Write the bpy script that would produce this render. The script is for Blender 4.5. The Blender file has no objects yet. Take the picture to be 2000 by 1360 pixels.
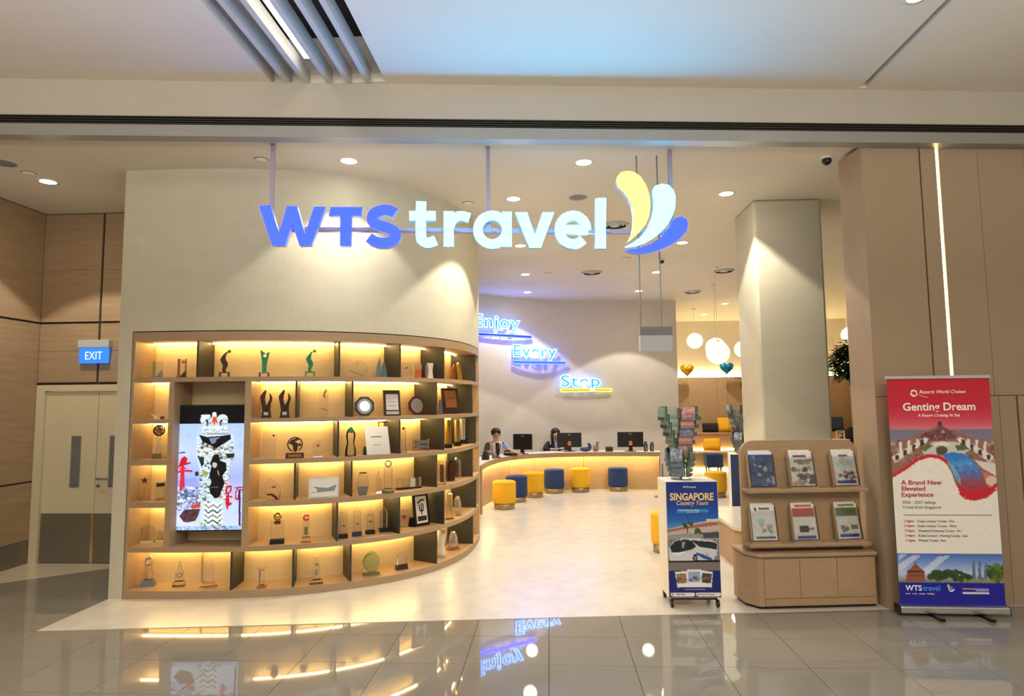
import bpy, bmesh, math, random
import numpy as np
from mathutils import Vector, Matrix
from mathutils.geometry import tessellate_polygon
random.seed(7); RNG=np.random.RandomState(3)
SC=bpy.context.scene
COL=SC.collection
R_=math.radians
# ------------------------------------------------------------------ camera
cam=bpy.data.cameras.new('camera'); camo=bpy.data.objects.new('camera',cam); COL.objects.link(camo)
cam.sensor_width=36; cam.lens=36*1250/2000; cam.clip_end=100
camo.matrix_world=Matrix.Translation((0,0,1.8))@Matrix.Rotation(math.atan(72/1250),4,'Z')@Matrix.Rotation(math.pi/2+math.atan(108/1250),4,'X')@Matrix.Rotation(-.0101,4,'Z')
SC.camera=camo
# ------------------------------------------------------------------ world, lights, exposure
W=bpy.data.worlds.new('world'); SC.world=W; W.use_nodes=True
W.node_tree.nodes['Background'].inputs[0].default_value=(1,.93,.84,1)
W.node_tree.nodes['Background'].inputs[1].default_value=.36
SC.view_settings.view_transform='Standard'; SC.view_settings.look='None'
SC.view_settings.exposure=0.47; SC.view_settings.gamma=1; SC.view_settings.use_curve_mapping=False
def light(name,kind,loc,energy,color,rot=(0,0,0),**k):
    l=bpy.data.lights.new(name,kind); l.energy=energy; l.color=color
    for a,b in k.items(): setattr(l,a,b)
    o=bpy.data.objects.new(name,l); o.location=loc; o.rotation_euler=rot; COL.objects.link(o); return o
# unseen lamps behind the photographer: mall ceiling lighting, then an added upward fill
light('mall_light','AREA',(0,-1.2,4.5),30,(1,.94,.86),shape='RECTANGLE',size=9,size_y=2.5)
light('ceiling_fill_light','AREA',(0,-.6,2.9),800,(1,.94,.88),(math.pi,0,0),shape='RECTANGLE',size=10,size_y=2.0)
# shop downlights: (x, y, power) under the 4.15 m ceiling
DOWN=[(-1.9,5.9,70),(.37,6.13,70),(-.38,7.19,120),(2.04,7.22,120),(-.4,9.4,110),(2.0,9.45,110),(-.41,11.55,110),(1.97,11.6,110),(-.43,13.45,100),(1.92,13.55,100),(4.27,15.6,150),(4.22,17.5,150),(-5.18,6.2,80),(-3.3,5.4,0)]
DOWN=[d for d in DOWN if d[2]>0]
WARM=(1,.92,.77)
for x,y,e in DOWN:
    light('downlight_lamp','SPOT',(x,y,4.09),e,WARM,spot_size=R_(98),spot_blend=.06,shadow_soft_size=.05)
    light('downlight_fill','POINT',(x,y,3.2),e*.025,WARM,shadow_soft_size=.12)  # unseen point fill added below each downlight
# ------------------------------------------------------------------ helpers
def srgb(c): return tuple((v/12.92 if v<=.04045 else ((v+.055)/1.055)**2.4) for v in c)
def H(r,g,b): return srgb((r/255,g/255,b/255))
def NM(name):
    m=bpy.data.materials.new(name); m.use_nodes=True; n=m.node_tree.nodes; return m,n,m.node_tree.links,n['Principled BSDF']
def mat(name,col,rough=.5,metal=0.,var=0.,scale=6.,stretch=(1,1,1),bump=0.,spec=.5,col2=None,bscale=None,coat=0.):
    m,n,l,b=NM(name); b.inputs['Base Color'].default_value=(*col,1); b.inputs['Roughness'].default_value=rough; b.inputs['Metallic'].default_value=metal
    b.inputs['Specular IOR Level'].default_value=spec; b.inputs['Coat Weight'].default_value=coat
    if var or bump:
        tc=n.new('ShaderNodeTexCoord'); mp=n.new('ShaderNodeMapping'); mp.inputs['Scale'].default_value=stretch; l.new(tc.outputs['Object'],mp.inputs[0])
        if var:
            t=n.new('ShaderNodeTexNoise'); t.inputs['Scale'].default_value=scale; t.inputs['Detail'].default_value=5; l.new(mp.outputs[0],t.inputs[0])
            r=n.new('ShaderNodeValToRGB'); c2=col2 or tuple(v*(1-var) for v in col)
            r.color_ramp.elements[0].position=.35; r.color_ramp.elements[1].position=.65
            r.color_ramp.elements[0].color=(*c2,1); r.color_ramp.elements[1].color=(*col,1); l.new(t.outputs[0],r.inputs[0]); l.new(r.outputs[0],b.inputs['Base Color'])
        if bump:
            t2=n.new('ShaderNodeTexNoise'); t2.inputs['Scale'].default_value=bscale or scale*4; t2.inputs['Detail'].default_value=4; l.new(mp.outputs[0],t2.inputs[0])
            bp=n.new('ShaderNodeBump'); bp.inputs['Strength'].default_value=bump; bp.inputs['Distance'].default_value=.01; l.new(t2.outputs[0],bp.inputs['Height']); l.new(bp.outputs[0],b.inputs['Normal'])
    return m
def emis(name,col,st):
    m,n,l,b=NM(name); b.inputs['Base Color'].default_value=(0.02,.02,.02,1); b.inputs['Emission Color'].default_value=(*col,1); b.inputs['Emission Strength'].default_value=st; b.inputs['Roughness'].default_value=.4; return m
def glass(name,tint,edge=.5,body=.0):
    m=bpy.data.materials.new(name); m.use_nodes=True; n=m.node_tree.nodes; l=m.node_tree.links; n.clear()
    o=n.new('ShaderNodeOutputMaterial'); tr=n.new('ShaderNodeBsdfTransparent'); gl=n.new('ShaderNodeBsdfGlossy'); gl.inputs['Roughness'].default_value=.06
    lw=n.new('ShaderNodeLayerWeight'); lw.inputs['Blend'].default_value=.35
    mx=n.new('ShaderNodeMix'); mx.data_type='RGBA'; mx.inputs['A'].default_value=(*tint,1); mx.inputs['B'].default_value=(*(v*edge for v in tint),1); l.new(lw.outputs['Facing'],mx.inputs['Factor']); l.new(mx.outputs['Result'],tr.inputs['Color'])
    fr=n.new('ShaderNodeFresnel'); fr.inputs['IOR'].default_value=1.5; ms=n.new('ShaderNodeMixShader'); l.new(fr.outputs[0],ms.inputs[0]); l.new(tr.outputs[0],ms.inputs[1]); l.new(gl.outputs[0],ms.inputs[2])
    last=ms
    if body:
        df=n.new('ShaderNodeBsdfDiffuse'); df.inputs['Color'].default_value=(*tint,1); m2=n.new('ShaderNodeMixShader'); m2.inputs[0].default_value=body; l.new(ms.outputs[0],m2.inputs[1]); l.new(df.outputs[0],m2.inputs[2]); last=m2
    l.new(last.outputs[0],o.inputs[0]); return m
def vcol(name,emit=0.,rough=.45):
    m,n,l,b=NM(name); a=n.new('ShaderNodeAttribute'); a.attribute_name='ink'
    if emit:
        b.inputs['Base Color'].default_value=(.01,.01,.01,1); l.new(a.outputs['Color'],b.inputs['Emission Color']); b.inputs['Emission Strength'].default_value=emit; b.inputs['Roughness'].default_value=.5; b.inputs['Specular IOR Level'].default_value=.15
    else: l.new(a.outputs['Color'],b.inputs['Base Color']); b.inputs['Roughness'].default_value=rough
    return m
OAK=H(172,143,110)
M=dict(
 plaster=mat('textured plaster',H(204,197,174),.75,var=.05,scale=3,bump=.35,bscale=60,stretch=(1,1,2.2)),
 fascia=mat('fascia paint',H(178,170,154),.8,var=.03,scale=2),
 plasterb=mat('back wall plaster',H(216,208,198),.75,var=.05,scale=3,bump=.3,bscale=60),
 white=mat('white paint',H(226,218,204),.6,var=.02,scale=2),
 ceil=mat('ceiling paint',H(214,206,190),.8,var=.02,scale=1.5),
 cream=mat('cream terrazzo',H(204,198,186),.24,var=.09,scale=5,bump=.0),
 oak=mat('oak laminate',OAK,.5,var=.10,scale=7,stretch=(1,1,9)),
 backp=mat('shelf back laminate',H(216,192,146),.5,var=.06,scale=7,stretch=(1,1,5)),
 oakh=mat('oak laminate horizontal',H(168,139,107),.5,var=.10,scale=5,stretch=(1,1,14)),
 panelw=mat('wall laminate',H(162,140,114),.5,var=.05,scale=9,stretch=(3,3,.5)),
 stone=mat('brown stone panel',H(166,140,110),.4,var=.16,scale=3.2,stretch=(.6,.6,7)),
 darklam=mat('dark laminate',H(46,44,38),.55,var=.12,scale=6,stretch=(1,1,6)),
 joint=mat('dark joint',H(46,38,30),.8),
 tile=mat('grey granite tile',H(134,128,116),.028,var=.14,scale=220,bump=0),
 tilel=mat('pale corridor tile',H(206,194,170),.2,var=.06,scale=4),
 cavity=mat('ceiling cavity',H(14,14,16),.9),
 fin=mat('ceiling fin',H(190,188,184),.6),
 steelp=mat('brushed metal trim',H(158,156,150),.4,.45,var=.08,scale=20,stretch=(.1,1,8)),
 grille=mat('dark grille',H(70,64,58),.4,.6),
 black=mat('black plastic',H(18,17,18),.35), dark=mat('dark grey plastic',H(40,38,40),.45), gray=mat('grey plastic',H(120,120,120),.5),
 lgray=mat('light grey plastic',H(186,188,188),.5),
 steel=mat('grey steel',H(132,134,136),.3,.7), silver=mat('silver',H(215,212,205),.22,.9), gold=mat('gold',H(226,180,84),.25,.9), goldsilver=mat('pale gold',H(228,206,150),.25,.9),
 bronze=mat('dark bronze',H(66,50,34),.35,.5), copper=mat('copper',H(176,112,66),.35,.6), darkwood=mat('dark stained wood',H(62,34,24),.35,var=.2,scale=10,stretch=(1,1,6)),
 maroon=mat('maroon lacquer',H(92,24,20),.3), rust=mat('rust brown',H(160,92,36),.4), red=mat('red gloss',H(196,36,30),.3), pink=mat('pink paper',H(224,150,150),.6), navy=mat('navy',H(34,52,92),.5),
 green=mat('leaf green acrylic',H(126,160,40),.3), olive=mat('olive stone',H(108,104,54),.4), leaf=mat('leaf',H(34,70,26),.5,var=.35,scale=30), paper=mat('paper',H(226,222,214),.7),
 green_glass=mat('green cast glass',H(36,140,96),.12,spec=.7), amber=mat('amber acrylic',H(200,96,40),.2),
 clear=glass('clear acrylic',(.96,.95,.93),.6), crystal=glass('crystal',(.98,.97,.95),.5,.12), pale_glass=glass('pale green glass',(.9,.94,.84),.93), pale_green=glass('sea green glass',(.76,.86,.72),.65),
 blue_glass=glass('blue glass',(.5,.58,.62),.6,.25), teal_glass=glass('teal glass',(.28,.48,.5),.6,.35), smoke=glass('smoked glass',(.3,.24,.18),.5,.1), acry=glass('teal edged acrylic',(.9,.97,.95),.72,.05), pane=glass('window glass',(.75,.75,.72),.7,.2), thinp=glass('thin clear pane',(.99,.99,.98),.85),
 yfab=mat('mustard fabric',H(226,170,26),.9,var=.08,scale=60,bump=.2,bscale=300), bfab=mat('blue fabric',H(36,58,102),.9,var=.1,scale=60,bump=.2,bscale=300),
 kick=mat('stool metal base',H(170,150,120),.35,.7,var=.1,scale=30,stretch=(8,8,.4)), bfabk=mat('black fabric',H(24,24,28),.9),
 door=mat('cream door paint',H(206,194,162),.5), kickp=mat('steel kick plate',H(128,120,106),.38,.4,var=.12,scale=5),
 skin=mat('skin',H(206,160,128),.5), hair=mat('black hair',H(18,14,13),.5), shirtw=mat('pale shirt',H(196,190,182),.8), shirtb=mat('light blue sleeve',H(150,166,204),.8), jacket=mat('navy jacket',H(24,26,44),.8), sleeve=mat('dark green sleeve',H(62,66,54),.8), stripe=mat('royal blue stripe',H(40,72,170),.8), lip=mat('lips',H(160,92,80),.5), eyew=mat('eye white',H(230,228,222),.3),
 wicker=mat('tan basket',H(150,124,86),.8,var=.3,scale=80), balg=mat('gold foil',H(206,160,30),.22,.8), balb=mat('blue foil',H(20,110,160),.25,.6),
 led=emis('warm LED strip',(1,.71,.26),36), ledc=emis('counter LED strip',(1,.74,.32),50), ledw=emis('wall LED profile',(1,.86,.3),9), cove=emis('cove LED',(1,.78,.36),60),
 lamp=emis('downlight lens',(1,.9,.66),30), globe=emis('globe lamp',(1,.88,.58),1.15), tube=emis('ceiling tube',(1,.92,.74),4),
 exitb=emis('exit sign panel',H(40,136,236),.85), exitw=emis('exit lettering',(.8,.95,1),1.0),
 sblue=emis('blue sign face',(.03,.115,13),1.0), scyan=emis('cyan sign face',(.56,17,36),1.0), syel=emis('yellow sign face',(1.,1.0,.25),1.0),
 srim=mat('sign return edge',H(170,200,230),.4), rod=mat('sign rod',H(158,150,168),.4,.3),
 neonc=emis('cyan neon tube',(1.3,3.,9),1.3), neonb=emis('blue neon tube',(.2,.35,12),1.3), neony=emis('yellow neon tube',(1,.95,.12),1.9), neonbd=mat('neon blue backing',H(36,70,200),.4), neoncd=mat('neon cyan backing',H(70,170,230),.4), neonyd=mat('neon yellow backing',H(220,200,30),.4),
 ink=vcol('printed sheet'), screen=vcol('screen picture',.84),
 ptext=mat('white print',H(246,242,238),.5), rtext=mat('red print',H(176,26,40),.5), gtext=mat('grey print',H(90,84,80),.5), ktext=mat('dark print',H(50,44,44),.5), btext=mat('light blue print',H(60,150,220),.5), gold_print=mat('gold print',H(236,206,130),.5), ntext=mat('navy print',H(30,40,110),.5),
)
def tag(o,label=None,cat=None,group=None,kind=None):
    if label:o['label']=label
    if cat:o['category']=cat
    if group:o['group']=group
    if kind:o['kind']=kind
    return o
def thing(name,loc,label,cat,group=None,rz=0.,kind=None):
    o=bpy.data.objects.new(name,None); COL.objects.link(o); o.location=loc; o.rotation_euler=(0,0,rz); o.empty_display_size=.05
    return tag(o,label,cat,group,kind)
class MB:
    def __init__(s): s.v=[];s.f=[];s.m=[];s.sm=[];s.cur=0;s.mats=[]
    def use(s,m):
        if m not in s.mats: s.mats.append(m)
        s.cur=s.mats.index(m); return s
    def add(s,vs,fs,smooth=False):
        o=len(s.v); s.v+= [tuple(map(float,v)) for v in vs]
        for f in fs: s.f.append(tuple(i+o for i in f)); s.m.append(s.cur); s.sm.append(smooth)
        return s
    def box(s,x0,x1,y0,y1,z0,z1,tp=1.,rz=0.,c=None):
        cx,cy=(x0+x1)/2,(y0+y1)/2
        vs=[]
        for z,t in((z0,1),(z1,tp)):
            for x,y in((x0,y0),(x1,y0),(x1,y1),(x0,y1)):
                px,py=cx+(x-cx)*t,cy+(y-cy)*t
                if rz: a,b=px-cx,py-cy; px,py=cx+a*math.cos(rz)-b*math.sin(rz),cy+a*math.sin(rz)+b*math.cos(rz)
                vs.append((px,py,z))
        return s.add(vs,[(3,2,1,0),(4,5,6,7),(0,1,5,4),(1,2,6,5),(2,3,7,6),(3,0,4,7)])
    def prism(s,pts,h0,h1,axis='z',smooth=False):
        """polygon of 2-D points swept along an axis: z -> (x,y) plan, y -> (x,z) elevation"""
        n=len(pts); A=sum(pts[i][0]*pts[(i+1)%n][1]-pts[(i+1)%n][0]*pts[i][1] for i in range(n))
        if A<0: pts=pts[::-1]
        f=(lambda p,h:(p[0],p[1],h)) if axis=='z' else (lambda p,h:(p[0],h,p[1]))
        vs=[f(p,h0) for p in pts]+[f(p,h1) for p in pts]
        T=tessellate_polygon([[Vector((p[0],p[1],0)) for p in pts]])
        fs=[]
        for t in T:
            a,b,c=t; ar=(pts[b][0]-pts[a][0])*(pts[c][1]-pts[a][1])-(pts[c][0]-pts[a][0])*(pts[b][1]-pts[a][1])
            if ar<0: b,c=c,b
            if axis=='z': fs+=[(c,b,a),(a+n,b+n,c+n)]
            else: fs+=[(a,b,c),(c+n,b+n,a+n)]
        for i in range(n):
            j=(i+1)%n
            fs.append((i,j,j+n,i+n) if axis=='z' else (i+n,j+n,j,i))
        if axis=='y' and h1<h0: fs=[g[::-1] for g in fs]
        return s.add(vs,fs,smooth)
    def lathe(s,prof,c=(0,0,0),n=20,smooth=True):
        vs=[];fs=[];k=len(prof)
        for i in range(n):
            a=2*math.pi*i/n
            for r,z in prof: vs.append((c[0]+r*math.cos(a),c[1]+r*math.sin(a),c[2]+z))
        for i in range(n):
            j=(i+1)%n
            for q in range(k-1): fs.append((i*k+q,j*k+q,j*k+q+1,i*k+q+1))
        return s.add(vs,fs,smooth)
    def cyl(s,c,r,z0,z1,n=20,r2=None): 
        r2=r if r2 is None else r2
        return s.lathe([(0,z0),(r,z0),(r2,z1),(0,z1)],c,n,False)
    def sph(s,c,r,n=16,sc=(1,1,1)):
        m=n//2; pr=[(r*math.sin(math.pi*i/m)*1.0,-r*math.cos(math.pi*i/m)) for i in range(m+1)]
        o=len(s.v); s.lathe(pr,(0,0,0),n)
        for i in range(o,len(s.v)): v=s.v[i]; s.v[i]=(c[0]+v[0]*sc[0],c[1]+v[1]*sc[1],c[2]+v[2]*sc[2])
        return s
    def tube(s,pts,r,n=8,closed=False,cap=True):
        P=[Vector(p) for p in pts]; N=len(P); vs=[];fs=[]; up=None
        rr=r if isinstance(r,(list,tuple)) else [r]*N
        for i in range(N):
            t=(P[(i+1)%N]-P[i-1]) if closed else (P[min(i+1,N-1)]-P[max(i-1,0)])
            t.normalize()
            if up is None: up=Vector((0,0,1)) if abs(t.z)<.9 else Vector((0,1,0))
            a=up-t*up.dot(t)
            if a.length<1e-4: a=Vector((1,0,0))-t*t.x
            a.normalize(); up=a; b=t.cross(a)
            for k in range(n):
                q=2*math.pi*k/n; vs.append(P[i]+(a*math.cos(q)+b*math.sin(q))*rr[i])
        M_=N if closed else N-1
        for i in range(M_):
            for k in range(n):
                fs.append((i*n+k,i*n+(k+1)%n,((i+1)%N)*n+(k+1)%n,((i+1)%N)*n+k))
        if cap and not closed: fs+=[tuple(range(n))[::-1],tuple((N-1)*n+k for k in range(n))]
        return s.add(vs,fs,True)
    def xf(s,mx,start=0):
        for i in range(start,len(s.v)): s.v[i]=tuple(mx@Vector(s.v[i]))
        return s
    def mesh(s,name):
        me=bpy.data.meshes.new(name); me.from_pydata(s.v,[],s.f)
        for m in s.mats: me.materials.append(m)
        me.polygons.foreach_set('material_index',s.m); me.polygons.foreach_set('use_smooth',s.sm); me.update(); return me
    def build(s,name,m=None,parent=None,label=None,cat=None,group=None,kind=None,loc=None,rz=0.,bev=0.,seg=2):
        if m is not None and not s.mats: s.mats=[m]
        o=bpy.data.objects.new(name,s.mesh(name)); COL.objects.link(o)
        if parent: o.parent=parent
        if loc: o.location=loc
        if rz: o.rotation_euler=(0,0,rz)
        if bev:
            b=o.modifiers.new('bevel','BEVEL'); b.width=bev; b.segments=seg; b.limit_method='ANGLE'; b.angle_limit=R_(40)
        return tag(o,label,cat,group,kind)
def copy_tree(o,parent=None):
    c=o.copy(); COL.objects.link(c)
    if parent: c.parent=parent
    for ch in list(o.children): copy_tree(ch,c)
    return c
def obj(name,me,parent=None,loc=(0,0,0),rot=(0,0,0)):
    o=bpy.data.objects.new(name,me); COL.objects.link(o); o.parent=parent; o.location=loc; o.rotation_euler=rot; return o
def text(name,body,size,m,parent,loc,bold=0.,align='LEFT',shear=0.,ext=.0006,rot=(math.pi/2,0,0),space=1.,sx=1.):
    c=bpy.data.curves.new(name,'FONT'); c.body=body; c.size=size; c.offset=bold*size; c.extrude=ext; c.align_x=align; c.shear=shear; c.space_character=space; c.resolution_u=3
    t=bpy.data.objects.new(name,c); me=bpy.data.meshes.new_from_object(t); me.name=name; bpy.data.objects.remove(t); bpy.data.curves.remove(c)
    me.materials.clear(); me.materials.append(m); o=obj(name,me,parent,loc,rot); o.scale=(sx,1,1); return o
# a small painter for flat prints and screens: colours live on the vertices of a fine grid
class Cv:
    def __init__(s,w,h,c=(255,255,255)): s.w,s.h=w,h; s.a=np.ones((h,w,3))*np.array(c)/255.; s.Y,s.X=np.mgrid[0:h,0:w]; s.map=lambda x,y:(x,y)
    def _m(s,pts):
        P=[s.map(*p) for p in pts]; m=np.zeros((s.h,s.w),bool); j=len(P)-1
        for i in range(len(P)):
            xi,yi=P[i];xj,yj=P[j]
            if abs(yj-yi)>1e-9: m^=((yi>s.Y)!=(yj>s.Y))&(s.X<(xj-xi)*(s.Y-yi)/(yj-yi)+xi)
            j=i
        return m
    def put(s,m,c,a=1.): s.a[m]=s.a[m]*(1-a)+np.array(c)/255.*a; return s
    def poly(s,pts,c,a=1.): return s.put(s._m(pts),c,a)
    def rect(s,x0,y0,x1,y1,c,a=1.): return s.poly([(x0,y0),(x1,y0),(x1,y1),(x0,y1)],c,a)
    def ell(s,x,y,rx,ry,c,a=1.):
        return s.poly([(x+rx*math.cos(t),y+ry*math.sin(t)) for t in np.linspace(0,2*math.pi,24,endpoint=False)],c,a)
    def line(s,pts,w,c,a=1.):
        for (x0,y0),(x1,y1) in zip(pts,pts[1:]):
            d=math.hypot(x1-x0,y1-y0) or 1; nx,ny=-(y1-y0)/d*w/2,(x1-x0)/d*w/2
            s.poly([(x0+nx,y0+ny),(x1+nx,y1+ny),(x1-nx,y1-ny),(x0-nx,y0-ny)],c,a); s.ell(x1,y1,w/2,w/2,c,a)
        return s
    def grad(s,pts,stops):
        m=s._m(pts); ys=[s.map(0,y)[1] for y,_ in stops]
        for k in range(3): s.a[...,k][m]=np.interp(s.Y,ys,[c[k]/255. for _,c in stops])[m]
        return s
    def blobs(s,n,x0,y0,x1,y1,r0,r1,cols,a=.7):
        for _ in range(n):
            r=RNG.uniform(r0,r1); s.ell(RNG.uniform(x0,x1),RNG.uniform(y0,y1),r,r*RNG.uniform(.6,1.2),cols[RNG.randint(len(cols))],a)
        return s
    def noise(s,k=.03): s.a=np.clip(s.a+RNG.normal(0,k,(s.h,s.w,1)),0,1); return s
    def build(s,name,wm,hm,m,parent=None,loc=(0,0,0),rot=(0,0,0),th=.0):
        """upright sheet wm x hm in the local x-z plane, facing -y, origin at bottom centre"""
        gx=np.linspace(-wm/2,wm/2,s.w); gz=np.linspace(hm,0,s.h); X,Z=np.meshgrid(gx,gz)
        V=np.stack([X.ravel(),np.zeros(X.size),Z.ravel()],1)
        I=np.arange(s.w*s.h).reshape(s.h,s.w); F=np.stack([I[:-1,:-1],I[1:,:-1],I[1:,1:],I[:-1,1:]],-1).reshape(-1,4)
        me=bpy.data.meshes.new(name); me.from_pydata(V.tolist(),[],F.tolist()); me.materials.append(m)
        at=me.attributes.new('ink','FLOAT_COLOR','POINT'); a=s.a.reshape(-1,3); lin=np.where(a<=.04045,a/12.92,((a+.055)/1.055)**2.4)
        at.data.foreach_set('color',np.concatenate([lin,np.ones((len(lin),1))],1).ravel().astype(np.float32)); me.update()
        return obj(name,me,parent,loc,rot)
_CP=np.array([(-4.18,5.975),(-3.9,5.975),(-3.4,5.985),(-2.9,6.03),(-2.42,6.14),(-2.02,6.31),(-1.66,6.55),(-1.36,6.87),(-1.14,7.26),(-1.0,7.75),(-.95,8.4),(-1.02,9.1),(-1.25,9.7)])
def _spl():
    n=len(_CP);t=np.r_[0,np.cumsum(np.hypot(*np.diff(_CP,axis=0).T))];h=np.diff(t)
    A=np.zeros((n,n));b=np.zeros((n,2));A[0,0]=A[-1,-1]=1
    for i in range(1,n-1):
        A[i,i-1]=h[i-1];A[i,i]=2*(h[i-1]+h[i]);A[i,i+1]=h[i];b[i]=6*((_CP[i+1]-_CP[i])/h[i]-(_CP[i]-_CP[i-1])/h[i-1])
    m=np.linalg.solve(A,b);q=np.linspace(0,t[-1],600);o=[]
    for u in q:
        i=min(np.searchsorted(t,u,side='right')-1,n-2);a=t[i+1]-u;c=u-t[i]
        o.append((m[i]*a**3+m[i+1]*c**3)/(6*h[i])+(_CP[i]/h[i]-m[i]*h[i]/6)*a+(_CP[i+1]/h[i]-m[i+1]*h[i]/6)*c)
    return np.array(o)
_PT=_spl();_S=np.r_[0,np.cumsum(np.hypot(*np.diff(_PT,axis=0).T))]
_T=np.gradient(_PT,axis=0)
_k=np.ones(41)/41
_T=np.stack([np.convolve(np.pad(_T[:,j],20,mode='edge'),_k,'valid') for j in(0,1)],1)
_T/=np.hypot(_T[:,0],_T[:,1])[:,None]
def CP(s,d=0.):
    x=np.interp(s,_S,_PT[:,0]);y=np.interp(s,_S,_PT[:,1]);tx=np.interp(s,_S,_T[:,0]);ty=np.interp(s,_S,_T[:,1])
    l=(tx*tx+ty*ty)**.5;tx/=l;ty/=l
    return x-ty*d,y+tx*d,tx,ty      # d = distance behind the front face; outward normal is (ty,-tx)
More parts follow.
